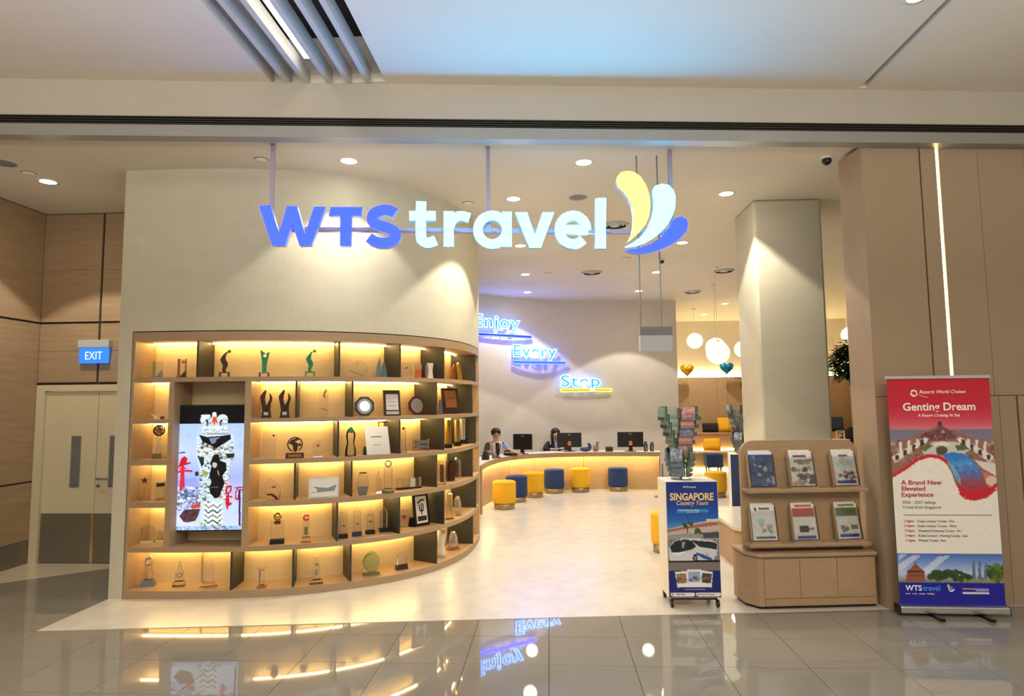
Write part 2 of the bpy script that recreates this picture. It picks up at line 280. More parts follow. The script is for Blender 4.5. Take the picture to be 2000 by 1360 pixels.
AWARDS=[('acrylic_plaque', 'small clear acrylic plaque with a green left edge on the top shelf', 'plaque', None, (-3.872, 6.125, 2.083), 0.285, 0.00507, [('panel', 'poly', 'clear', [(-8.5, 0), (8.5, 0), (8.5, 32), (-8.5, 32)], 3, 0), ('green_edge', 'poly', 'green', [(-9.0, 0), (-5.0, 0), (-5.0, 32), (-9.0, 32)], 4, 0), ('grey_wedge', 'poly', 'steel', [(-5, 0), (9, 0), (7, 16)], 4, 0)]),
 ('acrylic_plaque', 'clear acrylic plaque with brown sidebars and cut out swirl on the top shelf', 'plaque', None, (-3.625, 6.128, 2.083), 0.278, 0.00506,
  [('panel', 'poly', 'clear', [(-7.5, 3), (7.5, 3), (7.5, 37), (-7.5, 37)], 3, 0), ('sidebar', 'poly', 'rust', [(-8.0, 0), (-4.0, 0), (-4.0, 37), (-8.0, 37)], 4, 0), ('sidebar', 'poly', 'rust', [(5.75, 0), (7.25, 0), (7.25, 37), (5.75, 37)], 4, 0), ('grey_wedge', 'poly', 'bronze', [(-4, 1), (8, 1), (6, 14)], 4, 0),
   ('emblem', 'poly', 'copper', [(5.0, 31.0), (4.85, 31.93), (4.43, 32.76), (3.76, 33.43), (2.93, 33.85), (2.0, 34.0), (1.07, 33.85), (0.24, 33.43), (-0.43, 32.76), (-0.85, 31.93), (-1.0, 31.0), (-0.85, 30.07), (-0.43, 29.24), (0.24, 28.57), (1.07, 28.15), (2.0, 28.0), (2.93, 28.15), (3.76, 28.57), (4.43, 29.24), (4.85, 30.07)], 4.5, 0), ('base', 'box', 'clear', (0, 0, 0, 17, 9, 3, 1))]),
 ('figure_trophy', 'dark bronze figure reaching up with a star on an arched base', 'trophy', None, (-3.204, 6.147, 2.083), 0.28, 0.00506,
  [('figure', 'strip', 'bronze', [(0, 10, 2.5), (-1, 16, 3), (1.5, 22, 4), (0, 29, 5.5), (-3, 34, 5), (-2, 40, 3.5), (1, 46, 2), (4, 50, 1.2)], 5), ('hand', 'poly', 'bronze', [(8.0, 56.0), (6.77, 52.7), (3.24, 52.55), (6.0, 50.35), (5.06, 46.95), (8.0, 48.9), (10.94, 46.95), (10.0, 50.35), (12.76, 52.55), (9.23, 52.7)], 2, 0), ('plate', 'box', 'bronze', (0, 0, 9, 11, 8, 1.5, 1)),
   ('arch_leg', 'box', 'bronze', (-8, 0, 0, 3, 8, 10, 0.8)), ('arch_leg', 'box', 'bronze', (8, 0, 0, 3, 8, 10, 0.8)), ('arch_top', 'box', 'bronze', (0, 0, 8.5, 17, 8, 1.8, 1))]),
 ('fan_trophy', 'teal green fan shaped glass trophy with a round hole on arched base', 'trophy', None, (-2.823, 6.195, 2.083), 0.303, 0.00508,
  [('fan', 'ring2', 'green_glass', [(-3.5, 9), (4, 9), (4.5, 26), (10, 50), (3, 46), (-3, 50), (-8, 54), (-4, 30)], (1, 42, 3.5), 5), ('arch_leg', 'box', 'bronze', (-8, 0, 0, 3, 8, 9, 0.8)), ('arch_leg', 'box', 'bronze', (8, 0, 0, 3, 8, 9, 0.8)), ('arch_top', 'box', 'steel', (0, 0, 7.5, 16, 8, 2, 1))]),
 ('figure_trophy', 'bright green glass figure reaching up on a dark arched base', 'trophy', None, (-2.401, 6.305, 2.083), 0.354, 0.00515,
  [('figure', 'strip', 'green_glass', [(0, 10, 2.5), (-1, 16, 3), (1.5, 22, 4), (0, 29, 5.5), (-3, 34, 5), (-2, 40, 3.5), (1, 46, 2), (4, 50, 1.2)], 5), ('hand', 'poly', 'green_glass', [(8.0, 56.0), (6.77, 52.7), (3.24, 52.55), (6.0, 50.35), (5.06, 46.95), (8.0, 48.9), (10.94, 46.95), (10.0, 50.35), (12.76, 52.55), (9.23, 52.7)], 2, 0), ('plate', 'box', 'green_glass', (0, 0, 9, 11, 8, 1.5, 1)),
   ('arch_leg', 'box', 'green_glass', (-8, 0, 0, 3, 8, 10, 0.8)), ('arch_leg', 'box', 'green_glass', (8, 0, 0, 3, 8, 10, 0.8)), ('arch_top', 'box', 'green_glass', (0, 0, 8.5, 17, 8, 1.8, 1))]),
 ('leaf_plaque', 'clear round leaf shaped acrylic plaque leaning on the top shelf', 'plaque', None, (-1.965, 6.515, 2.083), 0.426, 0.00529,
  [('disc', 'poly', 'clear', [(-18, 12), (-14, 24), (-5, 34), (5, 34), (14, 26), (18, 14), (16, 5), (10, 2)], 4, 0), ('edge', 'poly', 'steel', [(-18, 12), (10, 1.4), (10, 2.6), (-17, 13.2)], 5, 0),
   ('emblem', 'poly', 'gold', [(-0.5, 28.0), (-0.62, 28.46), (-0.98, 28.88), (-1.53, 29.21), (-2.23, 29.43), (-3.0, 29.5), (-3.77, 29.43), (-4.47, 29.21), (-5.02, 28.88), (-5.38, 28.46), (-5.5, 28.0), (-5.38, 27.54), (-5.02, 27.12), (-4.47, 26.79), (-3.77, 26.57), (-3.0, 26.5), (-2.23, 26.57), (-1.53, 26.79), (-0.98, 27.12), (-0.62, 27.54)], 4.5, 0)]),
 ('sail_trophy', 'pale blue glass trophy of twin sail peaks on the top shelf', 'trophy', None, (-1.779, 6.646, 2.083), 0.471, 0.00539, [('sail', 'poly', 'blue_glass', [(-9, 0), (1, 0), (1, 28), (-1, 40), (-6, 24)], 5, 0), ('sail', 'poly', 'teal_glass', [(1, 0), (14, 0), (12, 16), (8, 32), (3, 20)], 5, 1), ('band', 'poly', 'steel', [(1.0, 12), (7.0, 12), (7.0, 14), (1.0, 14)], 7, 0)]),
 ('acrylic_plaque', 'clear acrylic block plaque with a tiny dark bird print', 'plaque', None, (-1.548, 6.874, 2.083), 0.547, 0.00556, [('panel', 'poly', 'clear', [(-10.0, 0), (10.0, 0), (10.0, 30), (-10.0, 30)], 4, 0), ('bird_print', 'poly', 'bronze', [(-4, 18), (2, 20), (4, 22), (1, 21.5), (-3, 19.5)], 4.6, 0)]),
 ('amber_trophy', 'clear slab trophy with an amber red lower half on top shelf', 'trophy', None, (-1.446, 7.008, 2.083), 0.588, 0.00566, [('upper_slab', 'poly', 'clear', [(-6.0, 17), (6.0, 17), (6.0, 29), (-6.0, 29)], 6, 0), ('lower_slab', 'poly', 'amber', [(-6, 0), (6, 0), (5, 17), (-5, 17)], 6, 0)]),
 ('column_trophy', 'white waisted column trophy in front of a dark divider', 'trophy', None, (-1.346, 7.175, 2.083), 0.635, 0.00579, [('column', 'poly', 'white', [(-6, 0), (6, 0), (4.5, 8), (4, 18), (6, 31), (-6, 31), (-3.5, 18), (-4, 8)], 6, 0), ('side_strip', 'poly', 'steel', [(-9.0, 0), (-6.0, 0), (-6.0, 28), (-9.0, 28)], 4, -1)]),
 ('wavy_trophy', 'copper toned wavy slab trophy in the last top compartment', 'trophy', None, (-1.174, 7.743, 2.083), 0.765, 0.00624, [('body', 'poly', 'copper', [(-5, 0), (4, 0), (5, 10), (4, 18), (6, 24), (3, 32), (-1, 24), (-2, 15)], 5, 0)]),
 ('blade_trophy', 'tall gold slanted blade trophy in the last top compartment', 'trophy', None, (-1.131, 7.968, 2.083), 0.802, 0.00642, [('blade', 'poly', 'gold', [(-1, 0), (8, 0), (3, 28), (-1, 36), (-4, 34), (-2, 16)], 5, 0)]),
 ('glass_slab', 'narrow silver edged dark glass slab in last top compartment', 'trophy', None, (-1.1, 8.371, 2.083), 0.847, 0.00674, [('slab', 'poly', 'smoke', [(-4, 0), (6, 2), (4, 30), (0, 35), (-3, 32)], 4, 0), ('silver_edge', 'poly', 'silver', [(-5, 0), (-3, 0), (-1, 33), (-3, 33)], 5, 0)]),
 ('bird_ornament', 'tiny white bird ornament in the narrow left shelf column', 'ornament', None, (-3.886, 6.125, 1.68), 0.285, 0.00507, [('bird', 'poly', 'white', [(-7, 11), (0, 6), (6, 8), (5, 0), (0, 0), (-1, 4)], 4, 0)]),
 ('cube_ornament', 'tiny dark cube ornament beside a white bird ornament', 'ornament', None, (-3.807, 6.125, 1.68), 0.282, 0.00507, [('cube', 'box', 'bronze', (0, 0, 0, 6, 6, 5, 0.9)), ('lid', 'box', 'gold', (0, 0, 5, 4, 4, 1, 0.8))]),
 ('arms_sculpture', 'bronze sculpture of two upraised arms nearest the television screen', 'sculpture', None, (-2.794, 6.2, 1.68), 0.306, 0.00508,
  [('base', 'box', 'darkwood', (0, 0, 0, 18, 13, 4, 1)), ('plinth', 'box', 'bronze', (0, 0, 4, 16, 12, 9, 0.95)), ('nameplate', 'poly', 'silver', [(-4.0, 5.5), (4.0, 5.5), (4.0, 11.5), (-4.0, 11.5)], 12.8, 0), ('arm', 'strip', 'bronze', [(-2, 13, 5), (-3, 20, 5), (-5, 27, 4), (-7, 35, 4), (-7, 42, 4.5), (-4, 49, 3), (-2, 54, 1)], 5),
   ('arm', 'strip', 'bronze', [(2, 13, 5), (3, 20, 4.5), (5, 28, 3), (8, 35, 2.5), (8, 42, 2), (5, 48, 0.6)], 5)]),
 ('arms_sculpture', 'bronze sculpture of two upraised arms beside the thin divider', 'sculpture', None, (-2.623, 6.238, 1.68), 0.324, 0.0051,
  [('base', 'box', 'darkwood', (0, 0, 0, 18, 13, 4, 1)), ('plinth', 'box', 'bronze', (0, 0, 4, 16, 12, 9, 0.95)), ('nameplate', 'poly', 'silver', [(-4.0, 5.5), (4.0, 5.5), (4.0, 11.5), (-4.0, 11.5)], 12.8, 0), ('arm', 'strip', 'bronze', [(-2, 13, 5), (-3, 20, 5), (-5, 27, 4), (-7, 35, 4), (-7, 42, 4.5), (-4, 49, 3), (-2, 54, 1)], 5),
   ('arm', 'strip', 'bronze', [(2, 13, 5), (3, 20, 4.5), (5, 28, 3), (8, 35, 2.5), (8, 42, 2), (5, 48, 0.6)], 5)]),
 ('acrylic_slab', 'tall clear acrylic slab with brown etched streaks on the upper middle shelf', 'plaque', None, (-2.273, 6.355, 1.68), 0.373, 0.00518,
  [('slab', 'poly', 'clear', [(-8.5, 0), (8.5, 0), (8.5, 56), (-8.5, 56)], 4, 0), ('etching', 'poly', 'copper', [(-2, 40), (4, 36), (2, 44), (6, 52), (3, 54), (-1, 46)], 4.6, 0), ('etching', 'poly', 'copper', [(-5, 17), (7, 11), (8, 12.5), (-4, 18.5)], 4.6, 0)]),
 ('octagonal_plaque', 'black octagonal plaque with a shiny round silver dish beside certificate', 'plaque', None, (-1.911, 6.55, 1.68), 0.5, 0.00532,
  [('rim', 'leanpoly', 'black', [(18.48, 27.15), (7.65, 37.98), (-7.65, 37.98), (-18.48, 27.15), (-18.48, 11.85), (-7.65, 1.02), (7.65, 1.02), (18.48, 11.85)], 3, 0),
   ('plate', 'leanpoly', 'steel', [(14.4, 19.5), (13.7, 24.14), (11.65, 28.32), (8.46, 31.64), (4.45, 33.77), (0.0, 34.5), (-4.45, 33.77), (-8.46, 31.64), (-11.65, 28.32), (-13.7, 24.14), (-14.4, 19.5), (-13.7, 14.86), (-11.65, 10.68), (-8.46, 7.36), (-4.45, 5.23), (-0.0, 4.5), (4.45, 5.23), (8.46, 7.36), (11.65, 10.68), (13.7, 14.86)], 3.6, 0),
   ('plate_well', 'leanpoly', 'silver', [(10.0, 19.5), (9.51, 22.59), (8.09, 25.38), (5.88, 27.59), (3.09, 29.01), (0.0, 29.5), (-3.09, 29.01), (-5.88, 27.59), (-8.09, 25.38), (-9.51, 22.59), (-10.0, 19.5), (-9.51, 16.41), (-8.09, 13.62), (-5.88, 11.41), (-3.09, 9.99), (-0.0, 9.5), (3.09, 9.99), (5.88, 11.41), (8.09, 13.62), (9.51, 16.41)], 4.0, 0)]),
 ('framed_certificate', 'dark wood framed certificate leaning between two octagonal plaques', 'frame', None, (-1.669, 6.743, 1.68), 0.612, 0.00546,
  [('frame', 'leanpoly', 'darkwood', [(-17.0, 0), (17.0, 0), (17.0, 50), (-17.0, 50)], 3, 0), ('paper', 'leanpoly', 'paper', [(-12.5, 11), (12.5, 11), (12.5, 42), (-12.5, 42)], 3.5, 0), ('nameplate', 'leanpoly', 'silver', [(-13.0, 2.5), (13.0, 2.5), (13.0, 8.5), (-13.0, 8.5)], 3.6, 0), ('text_line', 'leanpoly', 'steel', [(-8.0, 26), (8.0, 26), (8.0, 27), (-8.0, 27)], 3.8, 0),
   ('text_line', 'leanpoly', 'steel', [(-9.0, 19), (9.0, 19), (9.0, 20), (-9.0, 20)], 3.8, 0)]),
 ('octagonal_plaque', 'dark red octagonal plaque with a silver dish turned to the shop', 'plaque', None, (-1.457, 6.993, 1.68), 0.78, 0.00565,
  [('rim', 'leanpoly', 'maroon', [(17.55, 25.8), (7.27, 36.08), (-7.27, 36.08), (-17.55, 25.8), (-17.55, 11.25), (-7.27, 0.97), (7.27, 0.97), (17.55, 11.25)], 3, 0),
   ('plate', 'leanpoly', 'silver', [(13.68, 18.52), (13.01, 22.93), (11.07, 26.9), (8.04, 30.05), (4.23, 32.08), (0.0, 32.78), (-4.23, 32.08), (-8.04, 30.05), (-11.07, 26.9), (-13.01, 22.93), (-13.68, 18.52), (-13.01, 14.12), (-11.07, 10.15), (-8.04, 7.0), (-4.23, 4.97), (-0.0, 4.27), (4.23, 4.97), (8.04, 7.0), (11.07, 10.15), (13.01, 14.12)], 3.6, 0),
   ('plate_well', 'leanpoly', 'silver', [(9.5, 18.52), (9.04, 21.46), (7.69, 24.11), (5.58, 26.21), (2.94, 27.56), (0.0, 28.02), (-2.94, 27.56), (-5.58, 26.21), (-7.69, 24.11), (-9.04, 21.46), (-9.5, 18.52), (-9.04, 15.59), (-7.69, 12.94), (-5.58, 10.84), (-2.94, 9.49), (-0.0, 9.02), (2.94, 9.49), (5.58, 10.84), (7.69, 12.94), (9.04, 15.59)], 4.0, 0)]),
 ('wooden_plaque', 'dark wooden plaque with a square copper plate in shelf end cell', 'plaque', None, (-1.185, 7.689, 1.68), 0.824, 0.0062,
  [('board', 'leanpoly', 'darkwood', [(-20.0, 0), (20.0, 0), (20.0, 50), (-20.0, 50)], 3, 0), ('copper_plate', 'leanpoly', 'copper', [(-13.5, 12), (13.5, 12), (13.5, 45), (-13.5, 45)], 3.8, 0), ('text_line', 'leanpoly', 'bronze', [(-10.0, 30), (10.0, 30), (10.0, 31), (-10.0, 31)], 4.2, 0)]),
 ('silver_box', 'slim silver box leaning beside the copper plated plaque', 'box', None, (-1.257, 7.343, 1.68), 0.68, 0.00592, [('box', 'box', 'steel', (0, 0, 0, 9, 5, 28, 0.5)), ('lid', 'box', 'silver', (0, 0, 28, 5, 3, 2, 0.7))]),
 ('potted_plant', 'small white pot of dark leaves at the shelf end', 'plant', None, (-1.075, 8.627, 1.68), 0.69, 0.00694,
  [('pot', 'lathe', 'white', [(0, 0), (4, 0), (5, 9), (4.4, 9), (4, 7.5), (0, 7.5)], (0, 0)), ('stem', 'tube', 'leaf', [(0, 0, 7), (1, 0, 16), (-1, 0, 26)], 0.6), ('leaf', 'poly', 'leaf', [(0, 12), (6, 15), (7, 20), (1, 17)], 1, 0), ('leaf', 'poly', 'leaf', [(0, 18), (-6, 21), (-7, 27), (-1, 23)], 1, 1), ('leaf', 'poly', 'leaf', [(0, 22), (6, 26), (5, 32), (0, 28)], 1, -1),
   ('leaf', 'poly', 'leaf', [(-1, 26), (-5, 31), (-1, 36), (2, 31)], 1, 0)]),
 ('globe_trophy', 'clear globe tree trophy with bronze dots on a pale base', 'trophy', None, (-3.883, 6.202, 1.289), 0.282, 0.00513,
  [('base', 'box', 'olive', (-3, 0, 0, 15, 10, 9, 1)), ('side_block', 'box', 'clear', (8, 0, 0, 8, 8, 8, 0.8)), ('stem', 'poly', 'clear', [(-6, 9), (6, 9), (2, 28), (3, 44), (-3, 44), (-2, 28)], 5, 0), ('globe', 'sph', 'clear', (0, 0, 54, 11)),
   ('etching', 'poly', 'copper', [(0.0, 63.0), (-3.53, 58.85), (-8.56, 56.78), (-5.71, 52.15), (-5.29, 46.72), (-0.0, 48.0), (5.29, 46.72), (5.71, 52.15), (8.56, 56.78), (3.53, 58.85)], 2, 0)]),
 ('acrylic_slab', 'clear acrylic slab with a black dot near its top right corner', 'plaque', None, (-2.729, 6.133, 1.289), 0.312, 0.00502,
  [('slab', 'poly', 'clear', [(-12, 0), (12, 0), (13, 46), (-10, 51)], 4, 0), ('dot', 'poly', 'black', [(10.0, 44.0), (9.9, 44.62), (9.62, 45.18), (9.18, 45.62), (8.62, 45.9), (8.0, 46.0), (7.38, 45.9), (6.82, 45.62), (6.38, 45.18), (6.1, 44.62), (6.0, 44.0), (6.1, 43.38), (6.38, 42.82), (6.82, 42.38), (7.38, 42.1), (8.0, 42.0), (8.62, 42.1), (9.18, 42.38), (9.62, 42.82), (9.9, 43.38)], 4.6, 0),
   ('highlight_edge', 'poly', 'silver', [(-13, 0), (-10, 0), (-12, 9), (-14, 9)], 4.8, 0)]),  # silver wedge paints a highlight onto the slab's edge
 ('globe_emblem_trophy', 'bronze globe emblem trophy on a dark wooden plinth', 'trophy', None, (-2.49, 6.181, 1.289), 0.338, 0.00505,
  [('plinth', 'box', 'darkwood', (0, 0, 0, 34, 14, 10, 0.96)), ('nameplate', 'poly', 'copper', [(-12.0, 2.5), (12.0, 2.5), (12.0, 7.5), (-12.0, 7.5)], 14.6, 0), ('globe_ring', 'ring', 'bronze', (0, 26, 14.5, 12.2, 5, -60, 250), None),
   ('continents', 'poly', 'bronze', [(-12, 28), (-7, 35), (3, 38), (8, 36), (4, 33), (-1, 32), (3, 30), (5, 27), (8, 29), (12, 26), (10, 21), (6, 25), (4, 14), (0, 11), (-3, 15), (-4, 24), (-8, 27)], 4.4, 0)]),
 ('round_glass_award', 'clear round glass award with bright lower rim on the middle shelf', 'trophy', None, (-2.298, 6.284, 1.289), 0.366, 0.00512,
  [('disc', 'poly', 'clear', [(12.0, 17.0), (11.41, 21.64), (9.71, 25.82), (7.05, 29.14), (3.71, 31.27), (0.0, 32.0), (-3.71, 31.27), (-7.05, 29.14), (-9.71, 25.82), (-11.41, 21.64), (-12.0, 17.0), (-11.41, 12.36), (-9.71, 8.18), (-7.05, 4.86), (-3.71, 2.73), (-0.0, 2.0), (3.71, 2.73), (7.05, 4.86), (9.71, 8.18), (11.41, 12.36)], 5, 0), ('foot', 'box', 'silver', (0, 0, 0, 18, 8, 2.5, 0.9)),
   ('emblem', 'poly', 'copper', [(3.0, 22.0), (2.85, 22.93), (2.43, 23.76), (1.76, 24.43), (0.93, 24.85), (0.0, 25.0), (-0.93, 24.85), (-1.76, 24.43), (-2.43, 23.76), (-2.85, 22.93), (-3.0, 22.0), (-2.85, 21.07), (-2.43, 20.24), (-1.76, 19.57), (-0.93, 19.15), (-0.0, 19.0), (0.93, 19.15), (1.76, 19.57), (2.43, 20.24), (2.85, 21.07)], 5.6, 0)]),
 ('glass_figurine', 'pale green glass figurine shaped like a tall bottle', 'figurine', None, (-2.002, 6.388, 1.289), 0.409, 0.00519,
  [('body', 'lathe', 'pale_glass', [(0, 0), (11, 0), (10, 12), (7, 26), (9, 38), (8, 46), (5, 52), (0, 56)], (0, 0)),
   ('emblem', 'poly', 'green_glass', [(5.0, 48.0), (4.76, 49.24), (4.05, 50.35), (2.94, 51.24), (1.55, 51.8), (0.0, 52.0), (-1.55, 51.8), (-2.94, 51.24), (-4.05, 50.35), (-4.76, 49.24), (-5.0, 48.0), (-4.76, 46.76), (-4.05, 45.65), (-2.94, 44.76), (-1.55, 44.2), (-0.0, 44.0), (1.55, 44.2), (2.94, 44.76), (4.05, 45.65), (4.76, 46.76)], 12, 0)]),
 ('silver_certificate', 'large silver certificate plaque leaning in front of a gold frame', 'plaque', None, (-1.765, 6.543, 1.289), 0.517, 0.00531,
  [('panel', 'leanpoly', 'silver', [(-22, 0), (24, 0), (20, 54), (-26, 54)], 3, 0), ('text_line', 'leanpoly', 'steel', [(-13.0, 33), (7.0, 33), (7.0, 35.5), (-13.0, 35.5)], 3.4, 0), ('text_line', 'leanpoly', 'steel', [(-9.0, 18), (5.0, 18), (5.0, 19), (-9.0, 19)], 3.4, 0), ('easel_foot', 'box', 'black', (-24, -6, 0, 7, 8, 16, 0.6))]),
 ('gold_frame', 'thin gold frame standing behind the silver certificate plaque', 'frame', None, (-1.722, 6.832, 1.289), 0.624, 0.00554, [('frame', 'frame', 'gold', (46, 60, 2.5), 2, 0)]),
 ('crystal_column', 'slim crystal column with a red top on the middle shelf', 'trophy', None, (-1.548, 6.752, 1.289), 0.523, 0.00546, [('base', 'box', 'clear', (0, 0, 0, 11, 9, 7, 0.9)), ('column', 'poly', 'clear', [(-4.0, 7), (4.0, 7), (4.0, 43), (-4.0, 43)], 6, 0), ('red_top', 'sph', 'red', (0, 0, 47, 3))]),
 ('acrylic_block', 'low acrylic block with two dark printed bands on middle shelf', 'plaque', None, (-1.434, 7.109, 1.289), 0.613, 0.00574,
  [('block', 'poly', 'clear', [(-16, 0), (18, 0), (16, 4), (16, 22), (-16, 22)], 8, 0), ('print_band', 'poly', 'steel', [(-11.0, 13), (13.0, 13), (13.0, 19), (-11.0, 19)], 8.6, 0), ('print_band', 'poly', 'steel', [(-11.0, 5), (13.0, 5), (13.0, 10), (-11.0, 10)], 8.6, 0)]),
 ('bar_trophy', 'tall gold bar trophy on black base nearest the wide divider', 'trophy', 'bar trophies on black bases', (-1.179, 7.443, 1.289), 0.704, 0.006, [('base', 'box', 'black', (0, 0, 0, 12, 9, 8, 1)), ('bar', 'poly', 'gold', [(-4.5, 8), (4.5, 8), (4.5, 54), (-4.5, 54)], 6, 0), ('groove', 'poly', 'bronze', [(0.5, 9), (1.5, 9), (1.5, 51), (0.5, 51)], 6.5, 0)]),
 ('bar_trophy', 'pale gold bar trophy on black base, second of the row of four', 'trophy', 'bar trophies on black bases', (-1.131, 7.818, 1.289), 0.778, 0.0063, [('base', 'box', 'black', (0, 0, 0, 12, 9, 8, 1)), ('bar', 'poly', 'goldsilver', [(-4.5, 8), (4.5, 8), (4.5, 50), (-4.5, 50)], 6, 0), ('groove', 'poly', 'bronze', [(0.5, 9), (1.5, 9), (1.5, 47), (0.5, 47)], 6.5, 0)]),
 ('bar_trophy', 'silver bar trophy on black base, third of the row of four', 'trophy', 'bar trophies on black bases', (-1.123, 8.224, 1.289), 0.834, 0.00662, [('base', 'box', 'black', (0, 0, 0, 12, 9, 8, 1)), ('bar', 'poly', 'silver', [(-4.5, 8), (4.5, 8), (4.5, 48), (-4.5, 48)], 6, 0), ('groove', 'poly', 'bronze', [(0.5, 9), (1.5, 9), (1.5, 45), (0.5, 45)], 6.5, 0)]),
 ('bar_trophy', 'bronze bar trophy on black base, last of the row of four', 'trophy', 'bar trophies on black bases', (-1.155, 8.623, 1.289), 0.879, 0.00694, [('base', 'box', 'black', (0, 0, 0, 12, 9, 8, 1)), ('bar', 'poly', 'bronze', [(-4.5, 8), (4.5, 8), (4.5, 44), (-4.5, 44)], 6, 0), ('groove', 'poly', 'bronze', [(0.5, 9), (1.5, 9), (1.5, 41), (0.5, 41)], 6.5, 0)]),
 ('picture_frame', 'small dark picture frame at the far shelf end', 'frame', None, (-1.105, 8.625, 1.289), 0.876, 0.00694, [('frame', 'frame', 'black', (16, 34, 2), 2, 0), ('picture', 'poly', 'olive', [(-6.0, 2), (6.0, 2), (6.0, 32), (-6.0, 32)], 1, 0)]),
 ('star_trophy', 'clear stand topped with a dark five pointed star', 'trophy', None, (-3.972, 6.139, 0.894), 0.288, 0.00509,
  [('base', 'box', 'clear', (0, 0, 0, 22, 10, 5, 0.9)), ('stem', 'poly', 'clear', [(-1.5, 5), (1.5, 5), (1.5, 31), (-1.5, 31)], 3, 0), ('star', 'poly', 'bronze', [(0.0, 44.0), (-1.73, 39.38), (-6.66, 39.16), (-2.8, 36.09), (-4.11, 31.34), (-0.0, 34.06), (4.11, 31.34), (2.8, 36.09), (6.66, 39.16), (1.73, 39.38)], 3, 0)]),
 ('acrylic_plaque', 'clear acrylic plaque with a dark logo next to a star trophy', 'plaque', None, (-3.828, 6.17, 0.894), 0.281, 0.0051, [('panel', 'poly', 'clear', [(-9.0, 0), (9.0, 0), (9.0, 34), (-9.0, 34)], 4, 0), ('logo', 'poly', 'bronze', [(-7, 24), (7, 25), (7, 32), (-2, 31), (-7, 32)], 4.6, 0), ('foot', 'poly', 'copper', [(-6.0, 2), (6.0, 2), (6.0, 3.6), (-6.0, 3.6)], 5, 0)]),
 ('sail_award', 'clear sail shaped award with maroon and amber base curve', 'trophy', None, (-2.673, 6.133, 0.894), 0.317, 0.00502,
  [('sail', 'poly', 'clear', [(-11, 0), (11, 0), (13, 24), (4, 34), (-10, 44), (-16, 28)], 5, 0), ('curve', 'poly', 'maroon', [(-12, 12), (-2, 12), (6, 6), (9, 0), (5, 0), (1, 5), (-5, 9), (-12, 9)], 6, 0), ('amber_edge', 'poly', 'amber', [(9, 0), (11, 0), (13, 16), (11, 13)], 6, 0), ('logo', 'poly', 'red', [(-4.0, 23), (4.0, 23), (4.0, 26), (-4.0, 26)], 5.6, 0)]),
 ('framed_photograph', 'wide silver framed certificate with a dark swoosh photograph', 'frame', None, (-2.232, 6.275, 0.894), 0.393, 0.00511,
  [('frame', 'leanpoly', 'silver', [(-28.0, 0), (28.0, 0), (28.0, 38), (-28.0, 38)], 3, 0), ('photograph', 'leanpoly', 'paper', [(-25.0, 3), (25.0, 3), (25.0, 35), (-25.0, 35)], 3.4, 0), ('swoosh', 'leanpoly', 'steel', [(-20, 22), (-12, 16), (-13, 11), (-23, 11), (-23, 10), (20, 12), (24, 24), (8, 18), (-10, 20)], 3.8, 0)]),
 ('crystal_bust', 'crystal bust trophy on a dark tapered base', 'trophy', None, (-1.894, 6.453, 0.894), 0.429, 0.00524, [('base', 'box', 'steel', (0, 0, 0, 13, 10, 15, 1.5)), ('body', 'poly', 'clear', [(-10, 15), (10, 15), (11, 24), (8, 32), (10, 38), (5, 43), (-5, 43), (-9, 36), (-8, 30), (-11, 24)], 8, 0), ('collar', 'poly', 'bronze', [(-6.5, 41), (6.5, 41), (6.5, 43), (-6.5, 43)], 8.6, 0)]),
 ('crystal_cluster', 'cluster of clear crystal points beside a ball topped column', 'trophy', None, (-1.769, 6.608, 0.894), 0.467, 0.00536, [('point', 'poly', 'clear', [(-6, 0), (0, 0), (-1, 42), (-5, 30)], 5, 0), ('point', 'poly', 'clear', [(0, 0), (6, 0), (5, 24), (2, 30)], 6, 1), ('foot', 'box', 'silver', (0, 2, 0, 14, 8, 3, 0.8))]),
 ('ball_column', 'crystal column carrying a clear ball on a greenish round base', 'trophy', None, (-1.676, 6.615, 0.894), 0.481, 0.00536, [('base', 'lathe', 'olive', [(0, 0), (12, 0), (12, 5), (9, 8), (0, 8)], (0, 0)), ('column', 'poly', 'clear', [(-7.5, 8), (7.5, 8), (7.5, 48), (-7.5, 48)], 10, 0), ('ball', 'sph', 'crystal', (0, 0, 55, 7))]),
 ('cube_row', 'row of four clear cubes on one long black stand', 'trophy', None, (-1.529, 6.92, 0.894), 0.736, 0.0056, [('stand', 'box', 'black', (0, 0, 0, 52, 9, 3, 1)), ('cube', 'box', 'clear', (-19, 0, 3, 11, 8, 17.9, 1)), ('cube', 'box', 'pale_glass', (-6, 0, 3, 11, 8, 16.6, 1)), ('cube', 'box', 'silver', (7, 0, 3, 11, 8, 16.7, 1)), ('cube', 'box', 'clear', (20, 0, 3, 11, 8, 18.0, 1))]),
 ('crystal_slab', 'clear crystal slab with a dark brown core near the shelf bend', 'trophy', None, (-1.233, 7.298, 0.894), 0.67, 0.00589, [('slab', 'poly', 'clear', [(-7.0, 0), (7.0, 0), (7.0, 46), (-7.0, 46)], 8, 0), ('core', 'poly', 'maroon', [(-2.5, 4), (2.5, 4), (2.5, 38), (-2.5, 38)], 6, 0)]),
 ('brown_glass_trophy', 'brown tinted glass trophy between two clear trophies', 'trophy', None, (-1.185, 7.599, 0.894), 0.738, 0.00612, [('body', 'poly', 'smoke', [(-8, 0), (8, 0), (9, 20), (6, 40), (-6, 40), (-9, 20)], 8, 0), ('core', 'poly', 'maroon', [(-3.0, 3), (3.0, 3), (3.0, 33), (-3.0, 33)], 8.5, 0)]),
 ('arch_trophy', 'arched clear glass trophy nearest the shelf end on fourth shelf', 'trophy', None, (-1.149, 7.897, 0.894), 0.791, 0.00636, [('arch', 'poly', 'clear', [(-8, 0), (8, 0), (8, 28), (5, 36), (0, 39), (-5, 36), (-8, 28)], 7, 0), ('foot', 'box', 'silver', (0, 0, 0, 18, 9, 2, 0.9))]),
